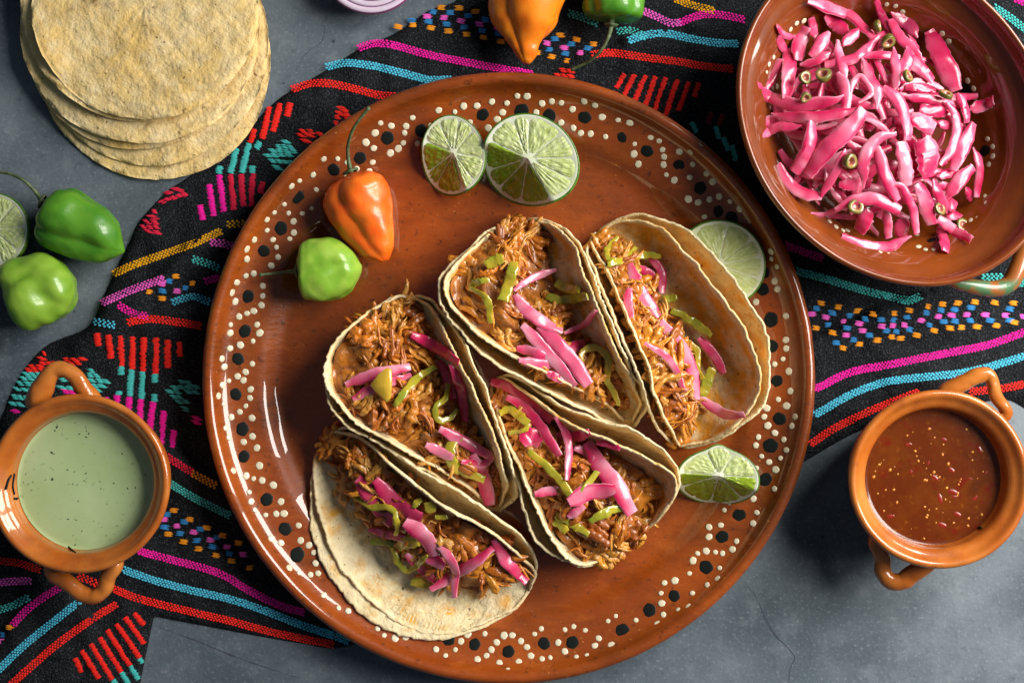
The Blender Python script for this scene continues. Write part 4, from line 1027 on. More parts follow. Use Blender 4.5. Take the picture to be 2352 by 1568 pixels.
# ------------------------------------------------------------------ habanero peppers
def habanero(base, tip, z, R, prof, lobes, cA, cB, stem, lbl, seed, bend=0., lobe_amp=.10, flat=.92, floor=FLOOR, green=False, stz=None):
    b = W(base[0], base[1], z); t_ = W(tip[0], tip[1], z)
    n, m = 44, 56
    u = np.linspace(0, 1, n)
    ax = t_ - b; L = np.linalg.norm(ax[:2]); d = ax / np.linalg.norm(ax); sdv = np.array([-d[1], d[0], 0])
    cen = b + ax * u[:, None] + sdv * (bend * L * np.sin(pi * u))[:, None]
    rad = R * np.interp(u, np.linspace(0, 1, len(prof)), prof)
    ue = np.linspace(0, 1, len(prof)); pe = np.r_[2 * prof[0] - prof[1], prof, 2 * prof[-1] - prof[-2]]
    rad = np.array([R * (lambda i, f: .5 * (2 * pe[i + 1] + (pe[i + 2] - pe[i]) * f + (2 * pe[i] - 5 * pe[i + 1] + 4 * pe[i + 2] - pe[i + 3]) * f * f + (-pe[i] + 3 * pe[i + 1] - 3 * pe[i + 2] + pe[i + 3]) * f ** 3))(min(int(x * (len(prof) - 1)), len(prof) - 2), x * (len(prof) - 1) - min(int(x * (len(prof) - 1)), len(prof) - 2)) for x in u])
    V = np.zeros((n, m, 3)); al = np.arange(m) / m * 2 * pi
    for i in range(n):
        lob = 1 + .04 - lobe_amp * 1.5 * (1 - .55 * u[i]) * (1 - np.abs(np.sin(lobes * .5 * (al + seed + .35 * u[i])))) ** 2.2
        x = rad[i] * lob
        dent = 1 - .20 * np.exp(-((u[i] - .66) / .17) ** 2) * np.maximum(0, np.cos(al - 2.0 - .8 * (u[i] - .6))) ** 5
        x = x * dent
        V[i] = cen[i] + sdv * (x * np.cos(al))[:, None] + np.array([0, 0, 1.]) * (x * np.sin(al) * flat)[:, None]
        # shoulder dimple round the stem
    V = V.reshape(-1, 3)
    V = V + np.c_[noise3(V, 90, seed, 2), noise3(V, 80, seed + 1, 2), noise3(V, 85, seed + 2, 2)] * R * .03
    dim = np.exp(-(np.repeat(u, m) / .05) ** 2)
    V = V + d * (dim * R * .10)[:, None]
    k = np.clip(.5 + .8 * noise3(V, 75, seed + 4, 3), 0, 1)[:, None]
    col = np.array(cA) * (1 - k) + np.array(cB) * k
    V[:, 2] += floor + .5 - V[:, 2].min()
    shift = V[:, 2].mean()
    F = gridf(n, m, 0, False, True); F.append(tuple(range(m))); F.append(tuple((n - 1) * m + j for j in range(m)))
    org = V.mean(0); org[2] = floor
    e = empty('habanero_pepper', org); tag(e, lbl, 'pepper')
    fixn(obj('body', V, F, m_hab, e, org, col))
    if stem:
        zc = V[:m, 2].mean()
        sp = catmull(stem, 26); zz = np.interp(np.linspace(0, 1, 26), np.linspace(0, 1, len(stz)), np.array(stz)) + zc if stz else np.full(26, zc)
        P = Wn(np.c_[sp, zz])
        rr = np.interp(np.linspace(0, 1, 26), [0, .08, .3, .9, 1], [7.5, 5.5, 3.9, 3.3, 4.6])
        P[0] = P[0] + d * R * .12
        Vt, Ft = tube(P, rr, 9)
        fixn(obj('stem', Vt, Ft, m_stem, e, org))
        # calyx
        a = np.arange(20) / 20 * 2 * pi
        c0 = P[1]; tdir = d
        rings = []
        for rr_, dd in ((6, -4), (12 * R / 60, -1), (15 * R / 60, 3), (12 * R / 60, 5)):
            w = 1 + .10 * np.sin(5 * a)
            rings.append(c0 + sdv * (rr_ * w * np.cos(a))[:, None] + np.array([0, 0, 1.]) * (rr_ * w * np.sin(a))[:, None] + tdir * dd)
        Vc = np.vstack(rings); fixn(obj('calyx', Vc, gridf(4, 20, 0, False, True), m_stem, e, org))
    return e
OR1, OR2 = (.95, .19, .014), (.93, .12, .008)
habanero((806, 396), (882, 600), 90, 76, [.25, .78, .98, 1, .96, .88, .80, .72, .60, .44, .12], 3, OR1, OR2, [(806, 398), (800, 365), (800, 330), (815, 290), (848, 247)], 'orange habanero pepper with a long curved stem lying on the platter', 2, bend=-.03, lobe_amp=.16, stz=[0, 10, 40, 62, 70])
LG1, LG2 = (.30, .48, .055), (.20, .40, .03)
habanero((683, 622), (832, 617), 80, 72, [.52, .90, .98, 1, 1, .99, .95, .88, .74, .50, .12], 4, LG1, LG2, [(684, 622), (655, 625), (630, 628), (596, 631)], 'light green habanero pepper with a short stem lying on the platter', 3, lobe_amp=.13, stz=[0, -10, -12, 0])
habanero((93, 480), (284, 578), 70, 72, [.40, .85, 1, 1.03, 1, .97, .92, .84, .70, .42, .05], 3, (.055, .21, .012), (.10, .28, .018), [(98, 466), (85, 445), (55, 415), (20, 399), (-15, 394)], 'dark green glossy habanero pepper on the table with a pointed tip', 4, bend=.02, lobe_amp=.16, floor=1, stz=[5, 30, 45, 40, 30])
habanero((20, 695), (170, 640), 70, 80, [.55, .88, 1, 1.02, 1.0, 1, .98, .93, .84, .66, .30], 3, (.24, .41, .04), (.15, .32, .02), None, 'lime green habanero pepper lying on the bare table below a darker pepper', 5, lobe_amp=.13, floor=1)
habanero((1240, -60), (1209, 150), 70, 82, [.4, .85, 1, 1, .98, .92, .82, .62, .45, .34, .12], 3, (.84, .24, .010), (.80, .17, .006), None, 'orange habanero pepper lying on the cloth with its tip down by the platter rim', 6, lobe_amp=.24, floor=14, bend=-.10)
habanero((1405, 58), (1418, -90), 60, 66, [.4, .88, 1, 1.02, 1, .96, .9, .8, .6, .4, .1], 4, (.05, .20, .012), (.09, .27, .018), [(1404, 54), (1400, 78), (1385, 110), (1355, 140), (1312, 161)], 'dark green habanero pepper with a long bent stem lying on the cloth', 7, lobe_amp=.14, floor=14, stz=[0, 12, 0, -25, -38])

# ------------------------------------------------------------------ limes
def lime(cpx, a, b, ang, zc, depth, tilt, arms, slope, nseg, lbl, seed, floor, core=(0., 0.), bulge=None, yellow=.3, seg0=0., coreline=None, cat='lime'):
    """cut lime: face plane with dropped facet(s) between the ridge arms; tilt=(dx,dy) slopes of the face"""
    C = W(cpx[0], cpx[1], zc)
    ca, sa = cos(ang), sin(ang)
    def out(th):
        w = 1 + .012 * np.sin(3 * th + seed)
        if bulge is not None:
            dth = (th - bulge[0] + pi) % (2 * pi) - pi
            w = w + bulge[1] * np.exp(-(dth / bulge[2]) ** 2)
        x = a * w * np.cos(th); y = b * w * np.sin(th)
        return np.stack([x * ca - y * sa, x * sa + y * ca], -1)
    def lift(xy):
        z = tilt[0] * xy[..., 0] + tilt[1] * xy[..., 1]
        if arms:
            c = np.array(core)
            q = xy - c
            d1 = q @ np.array([-sin(arms[0]), cos(arms[0])]); d2 = -(q @ np.array([-sin(arms[1]), cos(arms[1])]))
            z = z - slope * np.maximum(0, np.minimum(d1, d2))
        return z
    def pt(th, r, dz=0.):
        o = out(th); c = np.array(core)
        xy = c + (o - c) * np.asarray(r)[..., None]
        return np.concatenate([xy, (lift(xy) + dz)[..., None]], -1)
    m = 96; th = np.arange(m) / m * 2 * pi
    e = None
    # rind
    rings = [pt(th, np.full(m, .955), -.4), pt(th, np.full(m, .975), .5), pt(th, np.full(m, .995), -.8)]
    nd = 14
    edge = pt(th, np.full(m, 1.)); c3 = np.r_[np.array(core), 0]
    for k in range(1, nd + 1):
        ph = k / nd * pi / 2
        ring = edge.copy()
        s_ = cos(ph) if k < nd else .02
        bul = 1 + .05 * sin(2 * ph)
        ring[:, :2] = c3[:2] + (edge[:, :2] - c3[:2]) * s_ * bul
        zl = edge[:, 2]; target = -depth
        ring[:, 2] = np.minimum(zl, zl + (target - zl) * sin(ph))
        rings.append(ring)
    Vr = np.vstack(rings) + C
    dzf = floor + .5 - Vr[:, 2].min()
    Cc = C + np.array([0, 0, dzf])
    # keep the face where it is seen once the piece is dropped onto its rest
    Cn = W(cpx[0], cpx[1], Cc[2]); Cc = Cn
    org = np.array([Cc[0], Cc[1], floor])
    E_ = empty('lime_wedge' if arms else 'lime_half', org); tag(E_, lbl, cat)
    fixn(obj('rind', np.vstack(rings) + Cc, gridf(len(rings), m, 0, False, True), m_rind, E_, org))
    # pith disc
    pr = []
    for r_, dz in ((.965, -.2), (.945, .3), (.92, -.6), (.6, -1.6), (.3, -1.0), (.12, .8), (.05, 1.4), (.0, 1.6)):
        pr.append(pt(th, np.full(m, r_), dz))
    fixn(obj('pith', np.vstack(pr) + Cc, gridf(len(pr), m, 0, False, True), m_pith, E_, org))
    rg_ = np.random.default_rng(seed)
    bounds = seg0 + np.linspace(0, 2 * pi, nseg + 1) + np.r_[0, rg_.uniform(-.17, .17, nseg - 1), 0]
    for i in range(nseg):
        a0, a1 = bounds[i], bounds[i + 1]; nu, nv = 20, 24
        vsl = []; g = np.zeros((nu, nv, 3)); uu = np.linspace(0, 1, nu); vv = np.linspace(0, 1, nv)
        for ii, u in enumerate(uu):
            r = .05 + (.925 - .05) * u
            gap = .0065 / max(r, .1)
            rnd = .09 * max(0, (u - .85) / .15) ** 2
            A0, A1 = a0 + gap + rnd, a1 - gap - rnd
            t_ = A0 + (A1 - A0) * vv
            edge_ = np.minimum(np.minimum(u, 1 - u) * 9, 1) * np.minimum(np.minimum(vv, 1 - vv) * 6, 1)
            ves = noise3(np.c_[t_ * 95, np.full(nv, r * 34)], 9, seed + i, 2)
            vsl.append(ves)
            g[ii] = pt(t_, np.full(nv, r), -1.6 + 2.4 * np.sqrt(np.clip(edge_, 0, 1)) + 1.3 * ves * edge_)
        g = g.reshape(-1, 3)
        g[:, 2] += .7 * noise3(np.c_[g[:, :2], g[:, 2]], 11, seed + i, 2)
        mid = .5 * (a0 + a1); o_ = out(np.array([mid]))[0] * .6
        dark = 1.0
        kk = np.clip(.45 + .35 * noise3(g, 24, seed + i, 2) + .40 * np.concatenate(vsl), 0, 1)[:, None]
        A_, B_ = np.array([.53, .62, .20]), np.array([.74, .80, .43])
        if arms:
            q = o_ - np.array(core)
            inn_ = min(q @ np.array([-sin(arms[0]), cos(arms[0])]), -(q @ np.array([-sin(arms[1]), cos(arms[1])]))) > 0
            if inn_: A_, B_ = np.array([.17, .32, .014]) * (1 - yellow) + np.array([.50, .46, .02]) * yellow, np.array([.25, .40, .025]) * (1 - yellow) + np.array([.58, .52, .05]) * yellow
        col = A_ * (1 - kk) + B_ * kk
        fixn(obj('segment', g + Cc, gridf(nu, nv), m_flesh, E_, org, col))
    return E_
# angles are measured counter-clockwise seen from above (x right, y up)
lime((1040, 356), 88, 73, radians(100), 70, 62, (.22, .16), (radians(165), radians(290)), .75, 9, 'smaller lime piece with a pinkish notch in its pith lying on the platter', 1, FLOOR, core=(2, 4), yellow=.12, seg0=.3)
lime((1219, 366), 112, 94, radians(-32), 80, 76, (.20, .14), (radians(160), radians(300)), 1.15, 10, 'larger lime half with a dark green facet lying on the platter beside a smaller lime', 2, FLOOR, core=(-6, 2), yellow=.1, seg0=.1)
lime((1650, 608), 104, 100, 0, 60, 10, (.17, .09), None, 0, 10, 'round lime slice tucked behind the open taco on the platter', 3, FLOOR + 22, seg0=.2)
lime((1651, 1100), 92, 68, radians(-8), 70, 56, (.05, .30), (radians(178), radians(338)), 1.25, 7, 'lime wedge with thick white pith lying alone near the platter rim', 4, FLOOR + 2, core=(0, 8), bulge=(radians(98), .14, .22), yellow=.2, seg0=.25)
lime((-18, 528), 86, 84, 0, 60, 62, (.12, .05), None, 0, 10, 'lime half lying on the table beside the dark green pepper', 5, 1, seg0=.1)

# ------------------------------------------------------------------ halved red onion
oc = W(852, -84, 70); e = empty('red_onion_half', (oc[0], oc[1], 0)); tag(e, 'halved red onion with purple and white rings lying cut side up on the table', 'onion')
m = 80; th = np.arange(m) / m * 2 * pi
prof = [(.99, 70), (1.0, 68)] + [(cos(k / 12 * pi / 2) if k < 12 else .03, 68 - 67 * sin(k / 12 * pi / 2)) for k in range(1, 13)]
V = np.vstack([np.c_[oc[0] + 116 * r_ * np.cos(th), oc[1] + 114 * r_ * np.sin(th), np.full(m, z)] for r_, z in prof])
fixn(obj('skin', V, gridf(len(prof), m, 0, False, True), m_ronion, e, (oc[0], oc[1], 0), np.tile([[.30, .07, .20]], (len(V), 1))))
rads_ = [.985, .86, .74, .63, .52, .41, .30, .18, .0]
for i in range(8):
    r0, r1 = rads_[i + 1], rads_[i] - .008
    rr = np.linspace(r1, r0, 7); V = []; Cn = []
    for j, r_ in enumerate(rr):
        u = j / 6; h = 70 + 1.6 * sin(pi * u) - (.9 if j in (0, 6) else 0)
        V.append(np.c_[oc[0] + 116 * r_ * np.cos(th), oc[1] + 114 * r_ * np.sin(th), np.full(m, h)])
        k = max(0, 1 - min(u, 1 - u) * 7)
        c = np.array([.66, .55, .66]) * (1 - k * .75) + np.array([.28, .06, .24]) * k * .75
        Cn.append(np.tile(c, (m, 1)))
    fixn(obj('onion_ring', np.vstack(V), gridf(7, m, 0, False, True), m_ronion, e, (oc[0], oc[1], 0), np.vstack(Cn)))

# ------------------------------------------------------------------ salsa cups
cprof = [(0, 0), (92, 0), (108, 5), (140, 36), (166, 84), (170, 120), (162, 150), (166, 172), (182, 192), (191, 203), (193, 211), (189, 217), (182, 217), (175, 211), (168, 204), (162, 201), (157, 196), (153, 186), (149, 160), (140, 110), (110, 50), (70, 32), (0, 28)]
def cup(cx, cy, handles, lbl, seed, slips, base_z=0.):
    c = W(cx, cy, 205 + base_z); org = np.array([c[0], c[1], base_z])
    e = empty('clay_cup', org); tag(e, lbl, 'cup')
    pr = refine(cprof, 110); pr[:, 0] = np.maximum(pr[:, 0], 0)
    V, F = lathe(pr, 120, None, .006, seed)
    V = V + np.c_[V[:, :2] * 0, .8 * noise3(V, 120, seed)]
    V[:, :2] *= (1 + .004 * np.sin(V[:, 2] / 5.2))[:, None]
    fixn(obj('body', V + org, F, m_cup, e, org))
    for pts, rad, zz in handles:
        cc_ = np.array([cx, cy], float)
        def tuck(p):
            v = cc_ - np.array(p); L_ = np.linalg.norm(v); return tuple(np.array(p) + v / L_ * max(2, L_ - 184))
        pts = [tuck(pts[0])] + list(pts) + [tuck(pts[-1])]; rad = [rad[0]] + list(rad) + [rad[-1]]; zz = [zz[0] - 8] + list(zz) + [zz[-1] - 8]
        P = catmull(pts, 40)
        z = np.interp(np.linspace(0, 1, 40), np.linspace(0, 1, len(zz)), zz) + base_z
        P = Wn(np.c_[P, z]); r_ = np.interp(np.linspace(0, 1, 40), np.linspace(0, 1, len(rad)), rad)
        Vt, Ft = tube(P, r_, 16, flat=1.0)
        Vt = Vt + np.c_[noise3(Vt, 60, seed, 2), noise3(Vt, 55, seed + 1, 2), noise3(Vt, 50, seed + 2, 2)] * 1.2
        fixn(obj('handle', Vt, Ft, m_cup, e, org))
    inn_ = np.array(cprof[13:], float)[::-1]
    for poly in slips:               # black slip strokes inside the wall
        P = catmull(poly, 16); z = 175.
        pts = []
        for (x, y) in P:
            z = 180.
            for _ in range(20):
                w = W(x, y, z + base_z); r_ = np.hypot(w[0] - c[0], w[1] - c[1]); z = .6 * z + .4 * np.interp(r_, inn_[:, 0], inn_[:, 1])
            w = W(x, y, z + base_z); dirc = (c - w); dirc[2] = 0; dirc /= np.linalg.norm(dirc)
            pts.append(w + dirc * .8 + [0, 0, .8])
        Vt, Ft = tube(np.array(pts), 3.4 * np.array([.4] + [1] * 14 + [.3]), 7, flat=.35)
        fixn(obj('slip_stroke', Vt, Ft, m_black, e, org))
    return c, org
def salsa_disc(c, zs, R, name, mat, lbl, base_z):
    nr, na = 40, 96; a = np.arange(na) / na * 2 * pi
    V = []
    for i in range(nr):
        r = R * i / (nr - 1)
        P = np.c_[c[0] + r * np.cos(a), c[1] + r * np.sin(a)]
        men = 2.2 * max(0, (i / (nr - 1) - .95) / .05) ** 2
        V.append(np.c_[P, zs + .10 * noise3(P, 90, 5, 2) + men])
    V = np.vstack(V)
    e = empty(name, (c[0], c[1], zs)); tag(e, lbl, 'salsa')
    fixn(obj('sauce', V, gridf(nr, na, 0, False, True), mat, e, (c[0], c[1], zs)))
    return e
hz = [150, 165, 172, 168, 172, 165, 150]
bz1 = 9.0
c, org = cup(183, 1110, [(R6([(300, 590), (345, 470), (420, 365), (505, 350), (600, 405), (655, 500), (725, 585)]), [27, 26, 19, 17, 17, 18, 20], [168, 176, 182, 182, 182, 178, 170]),
                     (R7([(420, 690), (540, 785), (645, 865), (735, 885), (815, 830), (850, 735), (905, 640)]), [20, 19, 18, 17, 17, 18, 18], [140, 138, 136, 134, 136, 138, 145])],
         'round orange clay cup of green salsa standing on the woven cloth', 1, [R6([(85, 1170), (60, 1220), (40, 1290)]), R6([(110, 1160), (95, 1260), (110, 1330)]), R6([(105, 1360), (140, 1360)]), R7([(510, 480), (550, 520), (595, 555)]), R7([(620, 515), (680, 515), (750, 490)])], bz1)
sal = salsa_disc(c, 160 + bz1, 149, 'green_salsa', m_gsalsa, 'smooth pale green salsa with herb flecks filling a clay cup', bz1)
r = np.random.default_rng(5)
for i in range(70):
    rr = 140 * sqrt(r.random()); a = r.uniform(0, 6.28); L0 = r.choice([.8, 1.1, 1.6, 2.4], p=[.4, .3, .2, .1])
    x, y = c[0] + rr * cos(a), c[1] + rr * sin(a); b_ = r.uniform(0, 6.28)
    P = np.array([[x, y, 0]]) + np.outer(np.linspace(-1, 1, 4) * L0 * 1.4, [cos(b_), sin(b_), 0]); P[:, 2] = 160 + bz1 + .6
    Vt, Ft = tube(P, L0 * np.array([.4, .8, .7, .3]), 6, flat=.45)
    obj('herb_fleck', Vt, Ft, m_herb, sal, (c[0], c[1], 160 + bz1))
c, org = cup(2156, 1100, [(Q6([(1690, 265), (1810, 205), (1895, 160), (1960, 150), (1992, 200), (2010, 290), (2075, 385)]), [18, 19, 17, 15, 14, 14, 15], [165, 172, 180, 182, 180, 174, 165]),
                     (Q6([(1255, 1200), (1300, 1300), (1305, 1385), (1350, 1440), (1420, 1450), (1490, 1400), (1580, 1340)]), [17, 17, 18, 19, 20, 20, 20], [150, 142, 136, 134, 134, 138, 148])],
         'round orange clay cup of red salsa standing on the bare stone table', 2, [Q6([(1400, 1130), (1460, 1165), (1530, 1185), (1535, 1205)]), Q6([(1890, 1100), (1925, 1120)])], 0.)
sal = salsa_disc(c, 158, 148.5, 'red_salsa', m_rsalsa, 'chunky red brown salsa with yellow seeds filling a clay cup', 0)
for i in range(95):
    rr = 136 * sqrt(r.random()); a = r.uniform(0, 6.28); x, y = c[0] + rr * cos(a), c[1] + rr * sin(a); L0 = r.choice([1.5, 2.4, 3.2, 4.0], p=[.3, .3, .28, .12]); b_ = r.uniform(0, 6.28)
    P = np.array([[x, y, 0]]) + np.outer(np.linspace(-1, 1, 5) * L0, [cos(b_), sin(b_), 0]); P[:, 2] = 158 + r.uniform(-1.7, .3)
    Vt, Ft = tube(P, L0 * np.array([.45, .85, .95, .8, .4]), 8, flat=.5)
    obj('seed', Vt, Ft, m_seed, sal, (c[0], c[1], 158))
for i in range(26):
    rr = 136 * sqrt(r.random()); a = r.uniform(0, 6.28); x, y = c[0] + rr * cos(a), c[1] + rr * sin(a); L0 = r.uniform(4, 12); b_ = r.uniform(0, 6.28)
    P = np.array([[x, y, 0]]) + np.outer(np.linspace(-1, 1, 5) * L0, [cos(b_), sin(b_), 0]); P[:, 2] = 158 - .5
    Vt, Ft = tube(P, L0 * .55 * np.array([.45, .85, .95, .8, .4]), 8, flat=.16)
    obj('chili_flake', Vt, Ft, m_flake, sal, (c[0], c[1], 158))

# ------------------------------------------------------------------ bowl of pickled onion
BZ = 9.
BH = 230.
bc = W(2058, 273, BH + BZ); borg = np.array([bc[0], bc[1], BZ])
fB = (D - BH) / D
bell = (396 * fB, 328 * fB, math.atan2(-.796, .605))
bprof = [(0, 0), (.50, 0), (.58, 8), (.74, 60), (.88, 124), (.96, 170), (.985, 196), (1.012, 206), (1.03, 219), (1.025, 232), (1.003, 237), (.985, 226), (.976, 202), (.963, 188), (.93, 180), (.885, 170), (.84, 154), (.78, 126), (.71, 94), (.63, 64), (.52, 46), (.25, 40), (0, 40)]
bpr = refine([(p[0] * 360, p[1]) for p in bprof], 130); bpr[:, 0] = np.maximum(bpr[:, 0], 0)
bpr = np.c_[bpr[:, 0] / 360, bpr[:, 1]]
bowl = empty('clay_bowl', borg); tag(bowl, 'wide brown glazed clay bowl with a green painted handle, full of pink onions', 'bowl')
V, F = lathe(bpr, 160, bell)
V[:, :2] *= (1 + .003 * np.sin(V[:, 2] / 6.) + .006 * noise3(V, 300, 8, 1))[:, None]
fixn(obj('body', V + borg, F, m_bowl, bowl, borg))
binn = np.array(bprof[11:], float)[::-1]
def bowl_r(x, y):
    dx, dy = x - bc[0], y - bc[1]; an = bell[2]
    u = (dx * cos(an) + dy * sin(an)) / bell[0]; v = (-dx * sin(an) + dy * cos(an)) / bell[1]
    return np.hypot(u, v)
def bowl_z(x, y): return BZ + np.interp(bowl_r(x, y), binn[:, 0], binn[:, 1])
def on_bowl(px, py):
    z = 80.
    for _ in range(40):
        w = W(px, py, z); z = .6 * z + .4 * bowl_z(w[0], w[1])
    w = W(px, py, z); h = 3.
    gx = (bowl_z(w[0] + h, w[1]) - bowl_z(w[0] - h, w[1])) / (2 * h); gy = (bowl_z(w[0], w[1] + h) - bowl_z(w[0], w[1] - h)) / (2 * h)
    nv = np.array([-gx, -gy, 1.]); return w, nv / np.linalg.norm(nv)
for pts in (R8([(795, 465), (803, 510), (830, 560), (880, 600), (935, 628), (970, 630), (1225, 797), (1287, 805), (1338, 793), (1495, 715), (1525, 757), (1580, 780), (1645, 780), (1520, 675), (1990, 530), (2035, 480), (2057, 415), (2043, 360), (1935, 550), (2075, 115), (2105, 50)]),
            R4([(570, 185), (627, 165), (523, 232), (390, 450), (353, 505), (333, 567), (1275, 37), (1343, 50), (1400, 95), (1710, 265), (1760, 325), (1910, 635), (1955, 695), (1963, 765), (2065, 1090), (2105, 1150), (2075, 1290), (380, 690), (415, 680), (365, 845), (420, 1065)])):
    for (x, y) in pts:
        w, nv = on_bowl(x, y); place_dot('c', w + nv * .6, nv, random.choice([6, 6.6, 7.2]), bowl, borg)
for (x, y) in R8([(1615, 695), (1945, 430), (2050, 10)]) + R4([(1900, 700)]):
    w, nv = on_bowl(x, y); place_dot('k', w + nv * .6, nv, 15, bowl, borg)
hp = catmull([(2178, 638)] + R8([(1830, 1040), (1910, 1058), (2010, 1080), (2130, 1088), (2235, 1050), (2295, 950), (2340, 820)]) + [(2368, 530), (2376, 485), (2366, 452)], 40)
hpz = np.interp(np.linspace(0, 1, 40), np.linspace(0, 1, 6), [190, 182, 176, 176, 182, 190])
P = Wn(np.c_[hp, hpz]); Vt, Ft = tube(P, np.interp(np.linspace(0, 1, 40), [0, .2, .5, .8, 1], [12, 17, 20, 15, 13]), 16)
px = toPx(Vt); gk = smooth01((noise3(px, 60, 3, 3) + .55 - np.hypot((px[:, 0] - 2275) / 90, (px[:, 1] - 657) / 60) * .75) * 3.)[:, None]
tk = smooth01((px[:, 1] - 640) / 8)[:, None]
hc = np.array([.34, .10, .018]) * (1 - gk * tk) + np.array([.07, .17, .07]) * gk * tk
fixn(obj('handle', Vt, Ft, m_bowlhandle, bowl, borg, hc))

def pile_z(px, py):
    d = np.hypot((px - 2010) / 270, (py - 305) / 275)
    return BZ + 112 + 84 * (1 - np.clip(d, 0, 1.15) ** 2)
BO = [(R4, [(1310, 100), (1450, 190), (1520, 300)], 90, 1.35), (R4, [(1200, -5), (1240, 120), (1300, 250)], 60, 1.3), (R4, [(800, 110), (880, 180), (960, 260)], 120, .95), (R4, [(310, 960), (370, 955), (430, 960)], 105, .75), (R4, [(430, 275), (455, 340), (490, 395)], 70, .62),
 (R4, [(1420, 690), (1550, 692), (1660, 705)], 66, 1.15), (R4, [(1540, 845), (1650, 870), (1760, 885)], 80, 1.1), (R4, [(1680, 960), (1790, 1000)], 60, .7), (R4, [(1930, 850), (2020, 830), (2110, 790)], 76, .85), (R4, [(1390, 750), (1600, 780), (1850, 830)], 62, .75),
 (R8, [(1400, 540), (1400, 620), (1410, 690)], 120, .7), (R8, [(1260, 470), (1290, 580), (1300, 690)], 60, .45), (R8, [(1740, 520), (1870, 510)], 70, .8), (R8, [(1750, 430), (1830, 420)], 90, .85), (R8, [(1660, 200), (1850, 180)], 56, .85), (R8, [(1680, 280), (1800, 290)], 60, .9), (R8, [(1900, 290), (1930, 340), (1940, 400)], 60, .8),
 (R4, [(900, 1440), (1000, 1440), (1110, 1450)], 110, .5), (R8, [(1150, 480), (1100, 560), (1050, 640)], 96, .6), (R8, [(1700, 590), (1735, 700), (1740, 795)], 108, .7), (R4, [(1620, 230), (1690, 400), (1760, 560), (1820, 715)], 165, .98),
 (R4, [(640, 210), (600, 330), (590, 480)], 130, .5), (R4, [(690, 140), (700, 220), (720, 300)], 58, .5), (R4, [(410, 205), (480, 270), (560, 290)], 45, .5), (R4, [(430, 460), (390, 580), (330, 700)], 78, .55), (R4, [(830, 250), (760, 350), (680, 450)], 88, .55), (R4, [(860, 400), (740, 470), (590, 515)], 58, .45), (R4, [(1070, 220), (990, 300), (930, 370)], 76, .5), (R4, [(665, 15), (850, 60), (1000, 120), (1180, 290)], 90, .62),
 (R4, [(1100, 430), (1250, 430), (1380, 450)], 60, .6), (R4, [(1400, 440), (1550, 530), (1645, 625)], 88, .55), (R4, [(1310, 150), (1380, 280), (1500, 420), (1560, 500)], 70, .62), (R4, [(1500, 340), (1450, 460), (1390, 560)], 96, .6), (R4, [(895, 320), (910, 450), (960, 640)], 78, .3), (R4, [(1220, 290), (1100, 400), (980, 470), (790, 500)], 70, .5), (R4, [(880, 570), (940, 680), (965, 850)], 80, .35), (R4, [(490, 385), (520, 500), (510, 650), (485, 775)], 120, .5),
 (R4, [(1330, 370), (1350, 520), (1340, 730)], 60, .35), (R4, [(1080, 450), (1150, 600), (1200, 700), (1200, 860)], 70, .3), (R4, [(1000, 740), (1020, 650), (1070, 600), (1120, 650), (1160, 730), (1060, 800)], 46, .35),
 (R4, [(295, 1065), (420, 1000), (610, 985)], 68, .6), (R4, [(210, 620), (330, 740), (560, 820), (800, 810), (945, 765)], 92, .55), (R4, [(370, 890), (550, 915), (800, 905), (1040, 850)], 76, .62),
 (R4, [(700, 950), (690, 1100), (640, 1230), (548, 1355)], 130, .55), (R4, [(1110, 860), (1000, 1000), (820, 1150), (650, 1370)], 150, .55), (R4, [(1470, 900), (1560, 950), (1660, 1010)], 150, .4), (R4, [(1250, 690), (1380, 800), (1450, 1000), (1440, 1100)], 108, .45), (R4, [(1820, 730), (1890, 830), (1910, 970)], 68, .6), (R4, [(1750, 800), (1830, 950), (1800, 1150), (1700, 1300)], 70, .55), (R4, [(1970, 970), (1880, 1150), (1790, 1330)], 118, .55), (R4, [(1960, 1150), (2010, 1300), (1990, 1550)], 66, .62), (R4, [(1550, 1090), (1610, 1200), (1620, 1390)], 210, .75), (R4, [(1390, 1110), (1430, 1300), (1420, 1450)], 130, .08),
 (R4, [(1200, 1150), (1260, 1350), (1370, 1570)], 110, .5), (R4, [(1360, 1050), (1200, 1100), (1100, 1250), (1090, 1480)], 80, .45), (R4, [(960, 1170), (880, 1330), (755, 1570)], 60, .55), (R4, [(415, 1290), (500, 1420), (620, 1510), (770, 1540)], 105, .4), (R8, [(880, 470), (1050, 395), (1220, 395), (1390, 475)], 90, .55), (R8, [(925, 675), (1080, 740), (1280, 755), (1475, 675)], 72, .5), (R8, [(1330, 268), (1400, 300), (1480, 450), (1520, 655)], 62, .55), (R8, [(1520, 260), (1580, 380), (1630, 590)], 126, .5), (R8, [(1640, 230), (1700, 380), (1740, 500)], 70, .55), (R4, [(1960, 1310), (1860, 1400), (1740, 1560)], 88, .55), (R8, [(1680, 535), (1800, 620), (1935, 705)], 72, .5)]
def olabel(w, tone, low):
    a = 'broad' if w > 32 else ('narrow' if w < 21 else 'middling')
    c = 'purple' if tone > 1 else ('deep magenta' if tone > .8 else ('bright pink' if tone > .5 else 'pale pink'))
    return f"{a} {c} pickled onion strip " + ('half buried in the clay bowl' if low else 'on top of the heap in the clay bowl')
r = np.random.default_rng(17)
